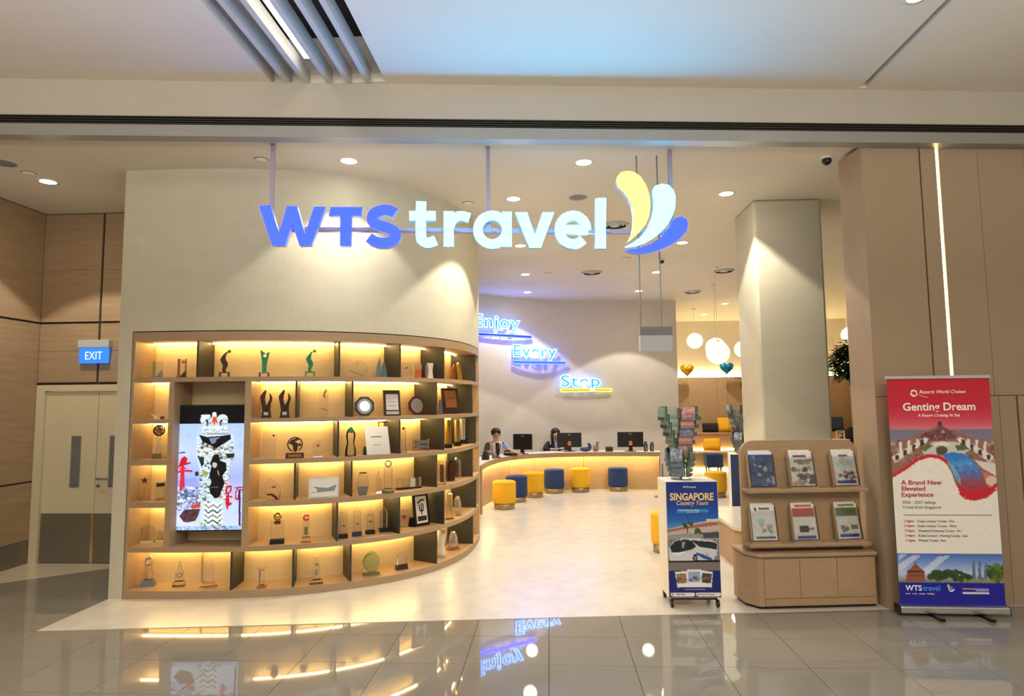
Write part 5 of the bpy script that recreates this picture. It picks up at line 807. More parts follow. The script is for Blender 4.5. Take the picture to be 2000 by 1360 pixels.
# ================================================================== PEOPLE BEHIND THE COUNTER
def skinned(name,V,E,m,parent=None,sub=2):
    me=bpy.data.meshes.new(name); me.from_pydata([v[0] for v in V],E,[]); me.materials.append(m)
    o=bpy.data.objects.new(name,me); COL.objects.link(o); o.parent=parent
    s=o.modifiers.new('skin','SKIN'); s.use_smooth_shade=True
    for i,v in enumerate(V):
        r=v[1]; d=me.skin_vertices[0].data[i]; d.radius=r if isinstance(r,tuple) else (r,r); d.use_root=(i==0)
    ss=o.modifiers.new('subsurf','SUBSURF'); ss.levels=sub; ss.render_levels=sub
    return o
def person(x,y,z,rz,label,arms,clothes,hairlong,glasses):
    t=thing('person',(x,y,z),label,'person',rz=rz)
    # local frame: faces -y, +x is the viewer's right; z measured from the floor
    V=[((0,.06,.46),(.15,.12)),((0,.05,.62),(.13,.10)),((0,.03,.80),(.15,.10)),((0,.03,.92),(.12,.085)),((0,.01,1.0),.05),((0,-.01,1.05),(.06,.066)),((0,-.02,1.10),(.074,.088)),((0,-.01,1.17),(.076,.095)),((0,0,1.225),(.06,.075))]
    E=[(0,1),(1,2),(2,3),(3,4),(4,5),(5,6),(6,7),(7,8)]
    for sx,sh,el,wr,hd in arms:
        i=len(V); V+=[(sh,.058),(el,.043),(wr,.028),(hd,(.036,.016))]; E+=[(3,i),(i,i+1),(i+1,i+2),(i+2,i+3)]
        d=(Vector(hd)-Vector(wr)).normalized(); s=Vector((d.y,-d.x,0)).normalized() if abs(d.z)<.95 else Vector((1,0,0)); up=d.cross(s)
        for q,(f,L) in enumerate(((-.03,.055),(-.01,.065),(.01,.06),(.028,.045))):
            b0=Vector(hd)+s*f; j=len(V); V+=[(tuple(b0+d*L*.5),.009),(tuple(b0+d*L-up*.008),.007)]; E+=[(i+3,j),(j,j+1)]
        b0=Vector(wr)+d*.03+s*.03*sx; j=len(V); V+=[(tuple(b0+s*.02*sx),.010),(tuple(b0+s*.035*sx+d*.03),.008)]; E+=[(i+2,j),(j,j+1)]
    for sx in(-1,1):
        i=len(V); V+=[((.09*sx,-.1,.47),.085),((.1*sx,-.38,.46),.065),((.1*sx,-.4,.1),.045),((.1*sx,-.5,.05),.035)]; E+=[(0,i),(i,i+1),(i+1,i+2),(i+2,i+3)]
    body=skinned('body',V,E,M['skin'],t)
    # face
    for sx in(-1,1):
        e=MB(); e.sph((.03*sx,-.098,1.125),.011,10); e.build('eye',M['eyew'],t); e=MB(); e.sph((.03*sx,-.107,1.125),.006,8); e.build('iris',M['black'],t)
        e=MB(); e.sph((.078*sx,.0,1.115),.02,10,(.5,.8,1.2)); e.build('ear',M['skin'],t)
        MB().box(.015*sx-.012+.01*sx,.015*sx+.012+.01*sx,-.108,-.098,1.148,1.153).build('eyebrow',M['hair'],t)
    n=MB(); n.tube([(0,-.1,1.135),(0,-.115,1.105),(0,-.1,1.09)],[.008,.014,.01]); n.build('nose',M['skin'],t)
    n=MB(); n.sph((0,-.093,1.065),.012,10,(1.6,.6,.5)); n.build('mouth',M['lip'],t)
    if glasses:
        g=MB()
        for sx in(-1,1): g.tube([(.032*sx+.022*math.cos(a),-.113,1.122+.018*math.sin(a)) for a in np.linspace(0,6.28,12,endpoint=False)],.003,5,closed=True); g.tube([(.054*sx,-.112,1.125),(.08*sx,.0,1.125)],.003,5)
        g.tube([(-.01,-.114,1.125),(.01,-.114,1.125)],.003,5); g.build('glasses',M['black'],t)
    hb=MB(); hb.sph((0,.012,1.172),.108,18,(.95,1.06,.86))
    hb.v=[(v[0],max(v[1],-.112+1.1*max(0,1.175-v[2])) if v[2]<1.2 else v[1],max(v[2],1.085 if v[1]>.02 else 1.12)) for v in hb.v]
    if hairlong:
        hb.tube([(0,.045,1.2),(0,.06,1.1),(0,.075,.98),(0,.09,.86)],[.085,.095,.09,.06],14)
        for sx in(-1,1): hb.tube([(.07*sx,.0,1.19),(.087*sx,-.03,1.1),(.085*sx,-.045,.98),(.07*sx,-.05,.88)],[.03,.03,.03,.015],8)
    hb.build('hair',M['hair'],t)
    # clothes follow the same skeleton, a little fuller
    T=[((0,.06,.5),(.165,.135)),((0,.05,.62),(.15,.12)),((0,.03,.80),(.168,.118)),((0,.025,.91),(.165,.125)),((0,.015,.965),(.12,.105)),((0,.01,1.0),(.07,.07))]
    skinned('shirt' if not hairlong else 'jacket',T,[(0,1),(1,2),(2,3),(3,4),(4,5)],M[clothes[0]],t)
    for (sx,sh,el,wr,hd),mm,fr in zip(arms,clothes[1:3],clothes[3:5]):
        a=Vector(sh);b=Vector(el);c=Vector(wr); S_=[((sx*.1,.03,.925),.075),(tuple(a),.07),(tuple(a.lerp(b,.5)),.06)]
        if fr>.6: S_+=[(tuple(b),.054),(tuple(b.lerp(c,.8)),.04)]
        else: S_+=[(tuple(a.lerp(b,.85)),.056)]
        skinned('sleeve',S_,[(i,i+1) for i in range(len(S_)-1)],M[mm],t)
    if glasses:
        MB().tube([(.08,-.06,.94),(.07,-.1,.85),(.05,-.105,.75),(.03,-.1,.68)],.008).build('lanyard',M['black'],t); MB().tube([(.13,-.03,.97),(.2,-.04,.9),(.235,-.05,.83)],.014).build('sleeve_stripe',M['stripe'],t)
    else:
        MB().prism([(-.045,.97),(.045,.97),(.02,.7),(-.02,.7)],-.105,-.09,'y').build('blouse_front',M['shirtb'],t)
    return t
person(-1.09,12.98,.05,R_(12),'man in glasses with a dark sleeve and pale shirt behind the counter',
  [(-1,(-.17,.03,.92),(-.21,-.05,.76),(-.16,-.22,.80),(-.13,-.27,.803)),(1,(.17,.02,.92),(.27,-.1,.80),(.38,-.26,.765),(.42,-.32,.765))],('shirtw','sleeve','shirtb',1,.5),False,True)
person(.12,14.2,-.01,R_(10),'woman with long dark hair in a navy jacket behind the counter',
  [(-1,(-.17,.03,.91),(-.27,-.12,.80),(-.12,-.36,.82),(-.05,-.40,.82)),(1,(.17,.03,.91),(.24,-.14,.82),(.06,-.36,.83),(.0,-.41,.83))],('jacket','jacket','jacket',1,1),True,False)
for x,y,l,rz in((-1.12,13.08,'dark office chair under the man in glasses',R_(12)),(.12,14.24,'dark office chair under the woman in navy',R_(10))):
    t=thing('office_chair',(x,y,.004),l,'chair',rz=rz); MB().box(-.22,.22,-.2,.2,.28,.345).build('seat',M['bfabk'],t,bev=.02); MB().cyl((0,0,0),.03,.06,.28,12).build('gas_post',M['black'],t)
    for a in range(5):
        q=R_(72*a); MB().tube([(0,0,.07),(.24*math.cos(q),.24*math.sin(q),.03)],[.025,.03]).build('base_arm',M['black'],t)
# ================================================================== ROLL-UP BANNER
ban=thing('roll_up_banner',(3.325,5.70,0),'red and white roll up cruise banner with a blue foot strip','banner',rz=R_(-1.0))
b=MB(); b.box(-.435,.435,-.045,.045,.025,.085); b.build('base_cassette',M['silver'],ban,bev=.012)
MB().box(-.445,-.435,-.05,.05,.02,.09).build('end_cap',M['black'],ban); MB().box(.435,.445,-.05,.05,.02,.09).build('end_cap',M['gray'],ban)
for x in(-.17,.22): MB().box(x-.02,x+.02,-.16,.12,0,.024).build('swivel_foot',M['black'],ban)
MB().cyl((0,.03,0),.011,.085,1.99,10).build('support_pole',M['steel'],ban)
MB().box(-.425,.425,-.012,.012,1.975,2.0).build('top_rail',M['silver'],ban)
BW_,BH_=.84,1.89
cv=Cv(113,255,(238,233,224))
def bmap(x,y):
    v=(y-48)/1232; return ((x-(50+80*v))/(542+24*v)*113,v*255)
cv.map=bmap
cv.grad([(40,40),(640,40),(640,340),(40,340)],[(48,(192,16,40)),(200,(196,26,50)),(270,(206,60,84)),(330,(212,120,130))])
cv.grad([(40,330),(660,330),(660,420),(40,420)],[(330,(120,116,136)),(420,(130,128,150))])
cv.poly([(60,410),(180,372),(330,310),(500,372),(660,420),(660,640),(40,640)],(150,104,92))
cv.blobs(120,70,380,640,520,6,16,[(190,130,116),(120,76,70),(214,170,150),(150,110,100)],.7)
cv.poly([(230,360),(320,330),(322,300),(326,286),(344,286),(348,312),(372,330),(410,345),(420,380),(350,395),(240,392)],(120,70,74)); cv.blobs(24,250,340,400,385,4,10,[(200,130,120),(90,50,58),(226,190,180)],.8); cv.rect(326,288,346,306,(70,40,50))
for s in(1,-1):
    X=lambda x:x if s>0 else 700-x
    cv.poly([(X(80),480),(X(260),372),(X(276),386),(X(100),514)],(226,218,210)); 
    for i in range(4): cv.poly([(X(100+44*i),505-26*i),(X(118+44*i),494-26*i),(X(118+44*i),468-28*i),(X(100+44*i),472-28*i)],(60,50,44)); cv.rect(X(128+44*i)-7,396-6*i,X(128+44*i)+7,490-28*i,(232,226,220))
cv.poly([(240,440),(300,400),(420,400),(500,440),(460,466),(250,466)],(206,206,196)); cv.poly([(215,440),(280,412),(300,420),(260,450)],(100,110,60)); cv.poly([(415,420),(460,412),(490,440),(430,450)],(90,104,56)); cv.ell(346,446,32,24,(84,80,58)); cv.poly([(300,412),(345,398),(390,412),(380,420),(310,420)],(236,232,226))
cv.poly([(640,520),(520,500),(560,545),(640,590)],(226,214,206)); cv.poly([(560,560),(640,590),(650,640),(590,650)],(206,120,100))
# pool ribbon
cv.grad([(345,470),(400,456),(460,464),(500,490),(540,540),(570,600),(600,650),(640,612),(640,640),(600,690),(520,716),(470,700),(440,660),(420,600),(395,540),(372,500)],[(456,(40,110,210)),(520,(70,150,220)),(570,(96,110,180)),(620,(150,80,96)),(690,(196,40,56)),(720,(206,20,44))])
cv.poly([(372,500),(420,540),(446,600),(450,640),(420,600),(395,540)],(120,200,230),.7); cv.blobs(26,420,480,540,600,4,12,[(120,180,236),(40,90,190),(90,120,190)],.5); cv.blobs(14,470,600,600,660,5,14,[(170,90,80),(120,50,70)],.6)
cv.ell(608,612,32,26,(226,196,180))
# white swoosh with its red edge
cv.poly([(86,590),(160,550),(220,500),(280,484),(330,490),(372,520),(400,570),(420,630),(440,680),(470,712),(520,722),(580,708),(640,660),(700,640),(700,1010),(86,1010)],(238,233,224))
cv.line([(86,586),(160,540),(220,494),(280,476),(330,481),(372,506)],18,(206,30,40)); cv.poly([(424,626),(440,672),(470,700),(520,712),(580,696),(642,640),(644,612),(600,650),(520,668),(470,660)],(206,24,40),.85); cv.line([(440,676),(470,706),(520,716),(580,702),(645,650)],8,(206,24,40))
cv.rect(145,796,614,799,(120,110,104))
# bottom picture and blue strip
cv.grad([(110,1004),(710,1004),(710,1160),(110,1160)],[(1004,(70,110,190)),(1060,(130,160,220)),(1110,(190,206,232)),(1160,(110,120,90))])
for p in([(120,1060),(200,1010),(240,1015),(130,1100)],[(240,1100),(330,1020),(400,1010),(280,1110)],[(120,1010),(170,1006),(124,1040)]): cv.poly(p,(230,236,248),.6)
cv.poly([(210,1036),(222,1070),(258,1096),(262,1150),(160,1150),(166,1096),(200,1070)],(150,84,66)); cv.rect(170,1096,256,1102,(90,40,36)); cv.rect(180,1118,250,1123,(100,50,42)); cv.rect(196,1070,228,1075,(96,44,38))
cv.blobs(40,290,1100,500,1140,10,22,[(40,66,30),(60,80,36),(34,54,30)],.9); cv.blobs(30,590,1070,700,1140,12,24,[(60,90,30),(96,116,40),(44,70,30)],.9); cv.blobs(20,470,1130,690,1156,6,12,[(120,130,60),(150,150,90)],.8)
for x in(520,552,582): cv.poly([(x-9,1136),(x-6,1050 if x<570 else 1070),(x,1030 if x<570 else 1052),(x+6,1050),(x+9,1136)],(96,110,136))
cv.rect(110,1156,720,1300,(26,24,150))
cv.rect(462,1185,602,1192,(226,170,90)); cv.rect(462,1204,602,1216,(226,222,226)); cv.rect(530,1188,602,1200,(150,150,210))
cv.rect(160,1214,664,1217,(150,150,210))
cv.noise(.012); cv.build('printed_sheet',BW_,BH_,M['ink'],ban,(0,-.003,.087))
bx=lambda x,y:((bmap(x,y)[0]/113-.5)*BW_,-.0045,.087+BH_*(1-bmap(x,y)[1]/255))
def bt(nm,s,size,x,y,m,**k): return text(nm,s,size,M[m],ban,bx(x,y),**k)
bt('headline','Genting Dream',.093,138,226,'ptext',bold=.018,sx=1.02)
bt('tagline','A Resort Cruising At Sea',.036,218,261,'ptext',shear=.25,bold=.01,sx=.93)
bt('wordmark','Resorts World Cruises',.042,224,132,'ptext',shear=.35,bold=.005,sx=.95)
b=MB(); c0=bx(196,130)
for a0,a1,r0,r1 in((20,150,.03,.018),(170,300,.03,.016),(310,370,.03,.02)):
    for i in range(8):
        g=[R_(a0+(a1-a0)*q/8) for q in(i,i+1)]; b.prism([(c0[0]+r*math.cos(h),c0[2]+r*math.sin(h)) for r,h in((r1,g[0]),(r0,g[0]),(r0,g[1]),(r1,g[1]))],-.006,-.0045,'y')
b.build('round_emblem',M['ptext'],ban)
b=MB(); e0=bx(222,134)
for i in range(6): b.box(e0[0]+.012*i,e0[0]+.013+.012*i,-.006,-.0045,e0[2]-.012-.004*i,e0[2]-.009-.004*i)
b.build('emblem_swash',M['ptext'],ban)
for i,s in enumerate(('A Brand New','Elevated','Experience')): bt('red_heading',s,.052,134,634+33*i,'rtext',bold=.018,sx=1.12)
bt('sailing_line','2026 - 2027 Sailings',.034,140,738,'gtext'); bt('sailing_line','Cruise from Singapore',.034,142,764,'gtext')
for i,(a,s) in enumerate((('2 Nights',' Kuala Lumpur Cruise - Thu'),('2 Nights',' Kuala Lumpur Cruise - Wed'),('3 Nights',' Weekend Getaway Cruise - Fri'),('3 Nights',' Kuala Lumpur - Penang Cruise - Sun'),('5 Nights',' Phuket Cruise - Sun'))):
    bt('nights_line',a,.027,148+2*i,838+26*i,'rtext',bold=.006,sx=.9); bt('nights_line',s,.027,216+2*i,838+26*i,'ktext',bold=.004)
bt('wordmark','WTS',.062,160,1204,'ptext',bold=.022); bt('wordmark','travel',.062,252,1204,'btext',bold=.015)
bt('contact_line','www   tours   cruises   holidays',.018,160,1224,'ptext')
e0=bx(392,1204); b=MB().use(M['gold_print']); b.prism([(e0[0],e0[2]),(e0[0]-.012,e0[2]+.05),(e0[0]+.004,e0[2]+.052),(e0[0]+.012,e0[2]+.02)],-.006,-.0045,'y'); b.use(M['btext']); b.prism([(e0[0],e0[2]),(e0[0]+.016,e0[2]+.02),(e0[0]+.02,e0[2]+.042),(e0[0]+.032,e0[2]+.034),(e0[0]+.026,e0[2]+.008)],-.006,-.0045,'y'); b.use(M['ptext']); b.prism([(e0[0],e0[2]-.002),(e0[0]+.03,e0[2]+.008),(e0[0]+.045,e0[2]+.02),(e0[0]+.04,e0[2]+.002),(e0[0]+.02,e0[2]-.008)],-.006,-.0045,'y'); b.build('petal_emblem',None,ban)
# ================================================================== BROCHURE DISPLAY CABINET
bd=thing('brochure_cabinet',(2.34,5.86,.0),'oak brochure display cabinet with a rounded back board','cabinet',rz=R_(6))
foot=[(-.64,.36),(-.64,.12),(-.56,.0),(-.53,-.012),(.47,-.012),(.5,.02),(.5,.36)]
MB().prism([(-.62,.35),(-.62,.13),(-.54,.02),(.48,.02),(.48,.35)],.0,.03).build('dark_plinth',M['joint'],bd)
MB().prism([(-.64,.36),(-.64,.13),(-.56,.004),(-.52,.0),(.48,.0),(.5,.02),(.5,.36)],.03,.437).build('carcass',M['oak'],bd)
for x0,x1 in((-.51,-.20),(-.196,.13),(.134,.465)): MB().box(x0,x1,-.012,.0,.10,.43).build('door_panel',M['oak'],bd)
MB().box(-.51,.465,-.01,.0,.035,.095).build('kick_panel',M['oakh'],bd)
MB().prism([(-.645,.37),(-.645,.115),(-.565,-.012),(-.535,-.024),(.49,-.024),(.505,.0),(.505,.37)],.443,.475).build('cabinet_top',M['oakh'],bd,bev=.008)
MB().prism([(-.63,.35),(-.63,.13),(-.55,.01),(.49,.01),(.49,.35)],.436,.444).build('shadow_gap',M['joint'],bd)
wl_,wr_=-.61,.48
bp=[(wl_,.475),(wr_,.475),(wr_,1.32)]+[(wr_-.12+.12*math.cos(a),1.32+.12*math.sin(a)) for a in np.linspace(0,math.pi/2,8)]+[(wl_+.12+.12*math.cos(a),1.32+.12*math.sin(a)) for a in np.linspace(math.pi/2,math.pi,8)]
MB().prism(bp,.17,.21,'y').build('back_board',M['oak'],bd,bev=.006)
LZ=(.55,1.02)
for z in LZ: MB().box(-.61,.485,.03,.17,z-.035,z).build('ledge',M['oakh'],bd,bev=.008)
def brochure_print(kind):
    c=Cv(23,33,(232,230,228))
    if kind==0:
        c.rect(0,0,23,33,(34,62,140)); c.rect(0,0,23,3,(230,232,236))
        for i in range(5): c.blobs(10,1,6+i*5,22,9+i*5,1,3,[(120,140,180),(70,90,130),(190,200,220),(60,80,70)],.8)
    if kind==1:
        c.rect(4,4,17,6,(90,80,80))
        for y,cc in((8,(130,110,96)),(15,(70,76,80)),(22,(110,80,70)),(27,(96,70,64))): c.blobs(14,2,y,21,y+4,1.2,3,[cc,(170,150,130),(70,70,74)],.85)
        c.rect(0,13,23,14,(236,234,230)); c.rect(0,20,23,21,(236,234,230))
    if kind==2:
        c.rect(7,4,16,6,(96,96,110)); c.blobs(20,4,8,19,14,1,3,[(206,210,214),(180,196,190)],.6); c.rect(3,14,19,15.5,(190,240,236)); c.blobs(18,3,20,20,26,1,2,[(90,60,90),(80,80,96),(150,140,150)],.8); c.rect(2,28,21,31,(50,56,130))  # pale cyan band is a glare painted into the cover
    if kind==3:
        c.rect(4,3,6,6,(60,60,70)); c.rect(8,3,18,5,(90,90,100)); c.ell(9,15,4,3,(150,220,200),.7); c.blobs(12,9,18,18,25,1,2,[(150,150,140),(110,120,110)],.6); c.rect(3,29,21,31,(80,80,130))  # green ellipse is a glint painted into the cover
    if kind==4:
        c.rect(4,1,20,2.6,(190,80,70)); c.rect(1,4,22,12,(186,84,58)); c.rect(6,20,15,26,(50,46,48)); c.rect(15,22,20,24,(170,96,80)); c.rect(3,29,21,31.5,(50,60,140))
    if kind==5:
        c.rect(4,1,20,2.4,(110,110,110)); c.rect(1,4,22,12,(96,118,58)); c.blobs(10,4,21,10,26,1,2.4,[(110,120,110),(80,86,84)],.8); c.rect(14,20,21,24,(120,140,60)); c.rect(2,28,21,31,(44,54,150))
    return c.noise(.03)
names=[['dark blue brochure of mixed pictures, top row leftmost on the cabinet','white brochure with four rows of photographs, top row middle','white brochure with a painted bright glare, top row by the banner'],['pale brochure with a painted green glint, lower row leftmost','white brochure with an orange block, lower row middle','white brochure with a green block, lower row by the banner']]
hn=[['clear holder under the dark blue brochure','clear holder with the four photo rows brochure','clear holder with the glare brochure by the banner'],['clear holder with the pale brochure with the painted glint','clear holder with the orange block brochure','clear holder with the green block brochure']]
RZ=Matrix.Rotation(R_(6),4,'Z'); BO=Vector((2.34,5.86,0))
for r in(0,1):
    for c in range(3):
        z=LZ[1-r]; u=(-.445,-.075,.32)[c]; p=BO+RZ@Vector((u,.115,z))
        t=thing('brochure_holder',p,hn[r][c],'holder','clear holders on the oak cabinet',rz=R_(6)+R_((0,3,5)[c]))
        tl=R_(-11); X=Matrix.Rotation(tl,4,'X')
        b=MB(); b.box(-.125,.125,-.012,-.008,.012,.30); b.xf(X); b.build('back_plate',M['clear'],t)
        b=MB(); b.box(-.13,.13,-.05,.03,0,.012); b.build('foot_plate',M['oakh'],t)
        [MB().box(q,q+.005,-.045,-.012,.012,.3).xf(X).build('side_lip',M['oak'],t) for q in(-.125,.12)]
        b=MB(); b.box(-.12,.12,-.046,-.043,.012,.27); b.xf(X); b.build('front_pane',M['thinp'],t)
        br=thing('brochure',p,names[r][c],'brochure',None,rz=R_(6)+R_((0,3,5)[c]))
        k=brochure_print(r*3+c); o=k.build('cover',.215,.305,M['ink'],br,X@Vector((0,-.0345,.014)),(tl,0,0))
        b=MB(); b.box(-.1075,.1075,-.034,-.02,.014,.319); b.xf(X); b.build('pages',M['paper'],br)
        b=MB(); b.box(-.10,.10,-.019,-.014,.02,.335); b.xf(X); b.build('spare_copy',M['paper'],br)
# ================================================================== POSTER TROLLEYS WITH ACRYLIC CAROUSELS
def flyer_mats(): return {}
FM=dict(pink=mat('pink flyer',H(236,160,156),.6),rose=mat('rose flyer',H(190,110,112),.6,var=.4,scale=30,col2=H(226,190,180)),plum=mat('plum flyer',H(84,66,104),.6,var=.3,scale=30),lilac=mat('lilac flyer',H(190,186,206),.6,var=.3,scale=40,col2=H(120,120,160)),slate=mat('slate flyer',H(96,108,138),.6,var=.4,scale=30,col2=H(190,200,214)),greenf=mat('green flyer',H(128,164,152),.6,var=.3,scale=30))
ORD=['topmost','second from top','middle','second from bottom','lowest']
def trolley(x,y,rz,label,who,flA,flB,poster):
    t=thing('poster_trolley',(x,y,.004),label,'display stand',rz=rz)
    b=MB(); b.box(-.23,.23,.0,.35,.085,1.09); b.build('cabinet_body',M['white'],t,bev=.004)
    b=MB(); b.box(-.2,.2,.03,.32,.06,.085); b.build('undertray',M['dark'],t)
    for cx in(-.2,.2):
        for cy in(.02,.32):
            c=MB(); c.lathe([(0,-.011),(.03,-.011),(.033,-.006),(.033,.006),(.03,.011),(0,.011)],n=16); c.xf(Matrix.Translation((cx,cy,.033))@Matrix.Rotation(math.pi/2,4,'Y')); c.use(M['black']); c.box(cx-.014,cx+.014,cy-.006,cy+.02,.03,.062); c.build('caster',M['black'],t)
    if poster: poster(t)
    else: MB().box(-.225,.225,-.004,-.0005,.09,1.085).build('poster',M['navy'],t)
    t2=Vector((x,y,.004)); RZ_=Matrix.Rotation(rz,4,'Z')
    MB().cyl((-.05,.17,0),.012,1.09,1.74,10).build('spindle',M['steel'],t)
    MB().cyl((-.05,.17,0),.09,1.09,1.1,20).build('turntable',M['acry'],t)
    for tier,(z0,n,r0,r1,wd,st_) in enumerate(((1.12,4,.08,.12,.12,.045),(1.34,5,.08,.17,.14,.072))):
        for f in range(4):
            a=R_(14+90*f)+ (R_(-44) if tier==0 else 0)
            F=Matrix.Translation((-.05,.17,0))@Matrix.Rotation(a,4,'Z')
            b=MB()
            for k in range(n):
                z=z0+k*st_; r=r0+(r1-r0)*k/(n-1); s=len(b.v)
                b.box(-wd/2,wd/2,-r-.012,-r-.009,z,z+.03); b.box(-wd/2,-wd/2+.002,-r-.01,-r+.018,z,z+.10); b.box(wd/2-.002,wd/2,-r-.01,-r+.018,z,z+.10); b.box(-wd/2,wd/2,-r+.015,-r+.018,z,z+.125); b.box(-wd/2,wd/2,-r-.012,-r+.018,z-.003,z)
            b.xf(F); b.build('pocket_column',M['acry'],t)
            col=(flA if tier==1 else flB).get(f)
            if col:
                for k in range(n):
                    z=z0+k*st_; r=r0+(r1-r0)*k/(n-1); m,nm=col[k%len(col)]
                    b=MB(); b.box(-wd/2+.004,wd/2-.004,-r-.004,-r+.006,z,z+.118); b.xf(F)
                    o=['topmost','second from top','middle','second from bottom','lowest'] if n==5 else ['topmost','second from top','second from bottom','lowest']
                    b.build('flyer',FM[m],None,f'{nm} flyer, {o[n-1-k]} in the {"upper" if tier else "lower"} tier {who[f]}','flyer','flyers in the acrylic carousels',loc=t2,rz=rz)
    return t
PW,PH=.45,.995
def pmap(x,y):
    v=(y-77)/1135; return ((x-(100+38*v))/(506+6*v)*97,v*212)
def bus_poster(t):
    c=Cv(97,212,(20,50,130)); c.map=pmap
    c.grad([(90,70),(640,70),(640,560),(90,560)],[(77,(14,42,128)),(300,(16,60,150)),(450,(30,96,180)),(560,(110,160,206))])
    c.poly([(205,345),(515,345),(520,380),(208,384)],(40,140,200)); 
    c.poly([(110,545),(300,500),(620,440),(640,620),(110,640)],(196,176,160)); c.poly([(110,550),(500,480),(640,470),(640,500),(300,540),(110,576)],(160,104,90)); c.poly([(495,446),(620,440),(620,470),(500,472)],(214,204,196)); c.poly([(110,600),(640,560),(640,680),(110,680)],(150,150,146)); c.poly([(460,580),(640,570),(640,630),(470,630)],(70,70,76))
    c.blobs(16,270,470,360,530,8,18,[(40,60,40),(60,80,50)],.85); c.rect(306,520,316,590,(70,60,50)); c.blobs(12,390,540,460,590,8,16,[(40,64,44),(56,80,50)],.85)
    c.rect(110,640,650,860,(126,124,128)); c.poly([(110,860),(650,850),(650,950),(110,950)],(122,112,108))
    # coach
    c.poly([(132,720),(180,660),(260,632),(420,630),(560,652),(610,690),(606,790),(560,850),(150,856),(130,820)],(206,208,214)); c.poly([(140,716),(190,660),(300,640),(360,660),(400,716),(350,744),(230,770),(160,770)],(28,30,44)); c.poly([(345,650),(560,668),(606,690),(600,744),(430,716)],(34,38,52)); c.poly([(260,670),(290,670),(276,730),(262,726)],(190,186,206),.8)
    c.poly([(160,770),(250,770),(290,760),(286,776),(230,800),(170,796)],(226,228,232)); c.poly([(400,770),(470,790),(560,830),(606,770),(606,740),(590,800),(540,850),(470,830),(400,790)],(40,80,170)); c.poly([(470,766),(520,780),(540,806),(500,800)],(206,170,150))
    c.ell(390,826,24,40,(36,34,38)); c.ell(390,830,11,22,(130,130,134)); c.poly([(130,850),(640,846),(640,866),(130,868)],(20,20,26)); c.blobs(20,150,640,640,660,4,8,[(214,214,220),(60,60,70)],.5)
    c.poly([(110,950),(660,944),(660,1230),(120,1230)],(20,30,110))
    for P,cc in(([(192,960),(310,950),(316,1100),(216,1112)],((150,120,100),(90,70,60))),([(450,944),(562,962),(550,1112),(448,1098)],((70,60,50),(110,96,80))),([(312,934),(448,934),(446,1100),(316,1100)],((150,170,200),(50,60,90)))):
        c.poly(P,(232,230,232)); q=[(p[0]*.86+sum(z[0] for z in P)/4*.14,p[1]*.62+sum(z[1] for z in P)/4*.38-8) for p in P]; c.poly(q,cc[0]); x0,y0=q[0]; c.blobs(16,min(z[0] for z in q)+10,min(z[1] for z in q)+40,max(z[0] for z in q)-10,max(z[1] for z in q)-10,6,14,[cc[1],cc[0],(cc[1][0]+30,cc[1][1]+30,cc[1][2]+20)],.8)
    c.rect(216,1076,550,1106,(232,230,232)); c.rect(285,1124,492,1137,(120,130,180)); 
    for x0,x1 in((150,386),(400,640)): c.rect(x0+14,1160,x1-14,1196,(226,222,226)); c.ell(x0+16,1178,18,18,(226,222,226)); c.ell(x1-16,1178,18,18,(226,222,226)); c.ell(x0+20,1178,13,13,(206,160,110))
    c.noise(.02); c.build('poster',PW,PH,M['ink'],t,(0,-.002,.09))
    px=lambda x,y:((pmap(x,y)[0]/97-.5)*PW,-.0035,.09+PH*(1-pmap(x,y)[1]/212))
    text('wordmark','WTS travel',.022,M['ptext'],t,px(268,136),bold=.012,sx=1.1)
    text('poster_title','SINGAPORE',.088,M['gold_print'],t,px(140,258),bold=.03,sx=.82)
    text('poster_subtitle','Country Tours',.052,M['gold_print'],t,px(200,306),bold=.012,shear=.3,sx=.88)
    text('pill_text','Customised group packages',.016,M['ptext'],t,px(228,362),bold=.008)
    text('pill_text','for every traveller',.014,M['ptext'],t,px(310,381),bold=.006)
    text('contact_text','6466 4666',.018,M['ktext'],t,px(206,1188),bold=.015); text('contact_text','enquire at our counter',.014,M['ktext'],t,px(440,1186),bold=.008)
pk=[('rose','rose patterned'),('pink','pink'),('lilac','lilac'),('pink','bright pink'),('rose','dark rose')]
gr=[('greenf','green edged')]
lb=[('lilac','pale lilac'),('slate','slate blue')]
who={0:'of the front trolley, mall side',1:'x',2:'x',3:'of the front trolley, shelf side'}
trolley(1.245,5.84,R_(2),'wheeled poster trolley with a coach tour poster and acrylic carousel',who,{0:pk,3:gr},{0:lb,3:lb},bus_poster)
who2={k:v.replace('front trolley','rear trolley') for k,v in who.items()}
trolley(2.62,8.75,R_(-10),'wheeled leaflet trolley half hidden behind the white pillar',who2,{0:[('lilac','pale blue'),('slate','slate'),('slate','dark slate'),('lilac','white blue'),('plum','plum')],3:[('plum','deep plum'),('slate','steel blue'),('lilac','ash lilac')]},{0:lb,3:lb},None)
# ================================================================== HANGING GREY SIGN BOX
t=thing('hanging_box',(.995,6.0,2.27),'grey two tone sign box hung on two thin rods','sign',rz=R_(4))
b=MB(); b.box(-.15,.15,-.03,.03,0,.145); b.build('lower_panel',M['lgray'],t); b=MB(); b.box(-.15,.15,-.032,.032,.145,.225); b.build('upper_panel',M['gray'],t)
for x in(-.135,.06): MB().cyl((x,0,0),.007,.225,CH-2.27,8).build('hanger_rod',M['steel'],t); MB().cyl((x,0,0),.02,CH-2.275,CH-2.27,12).build('ceiling_rose',M['white'],t)
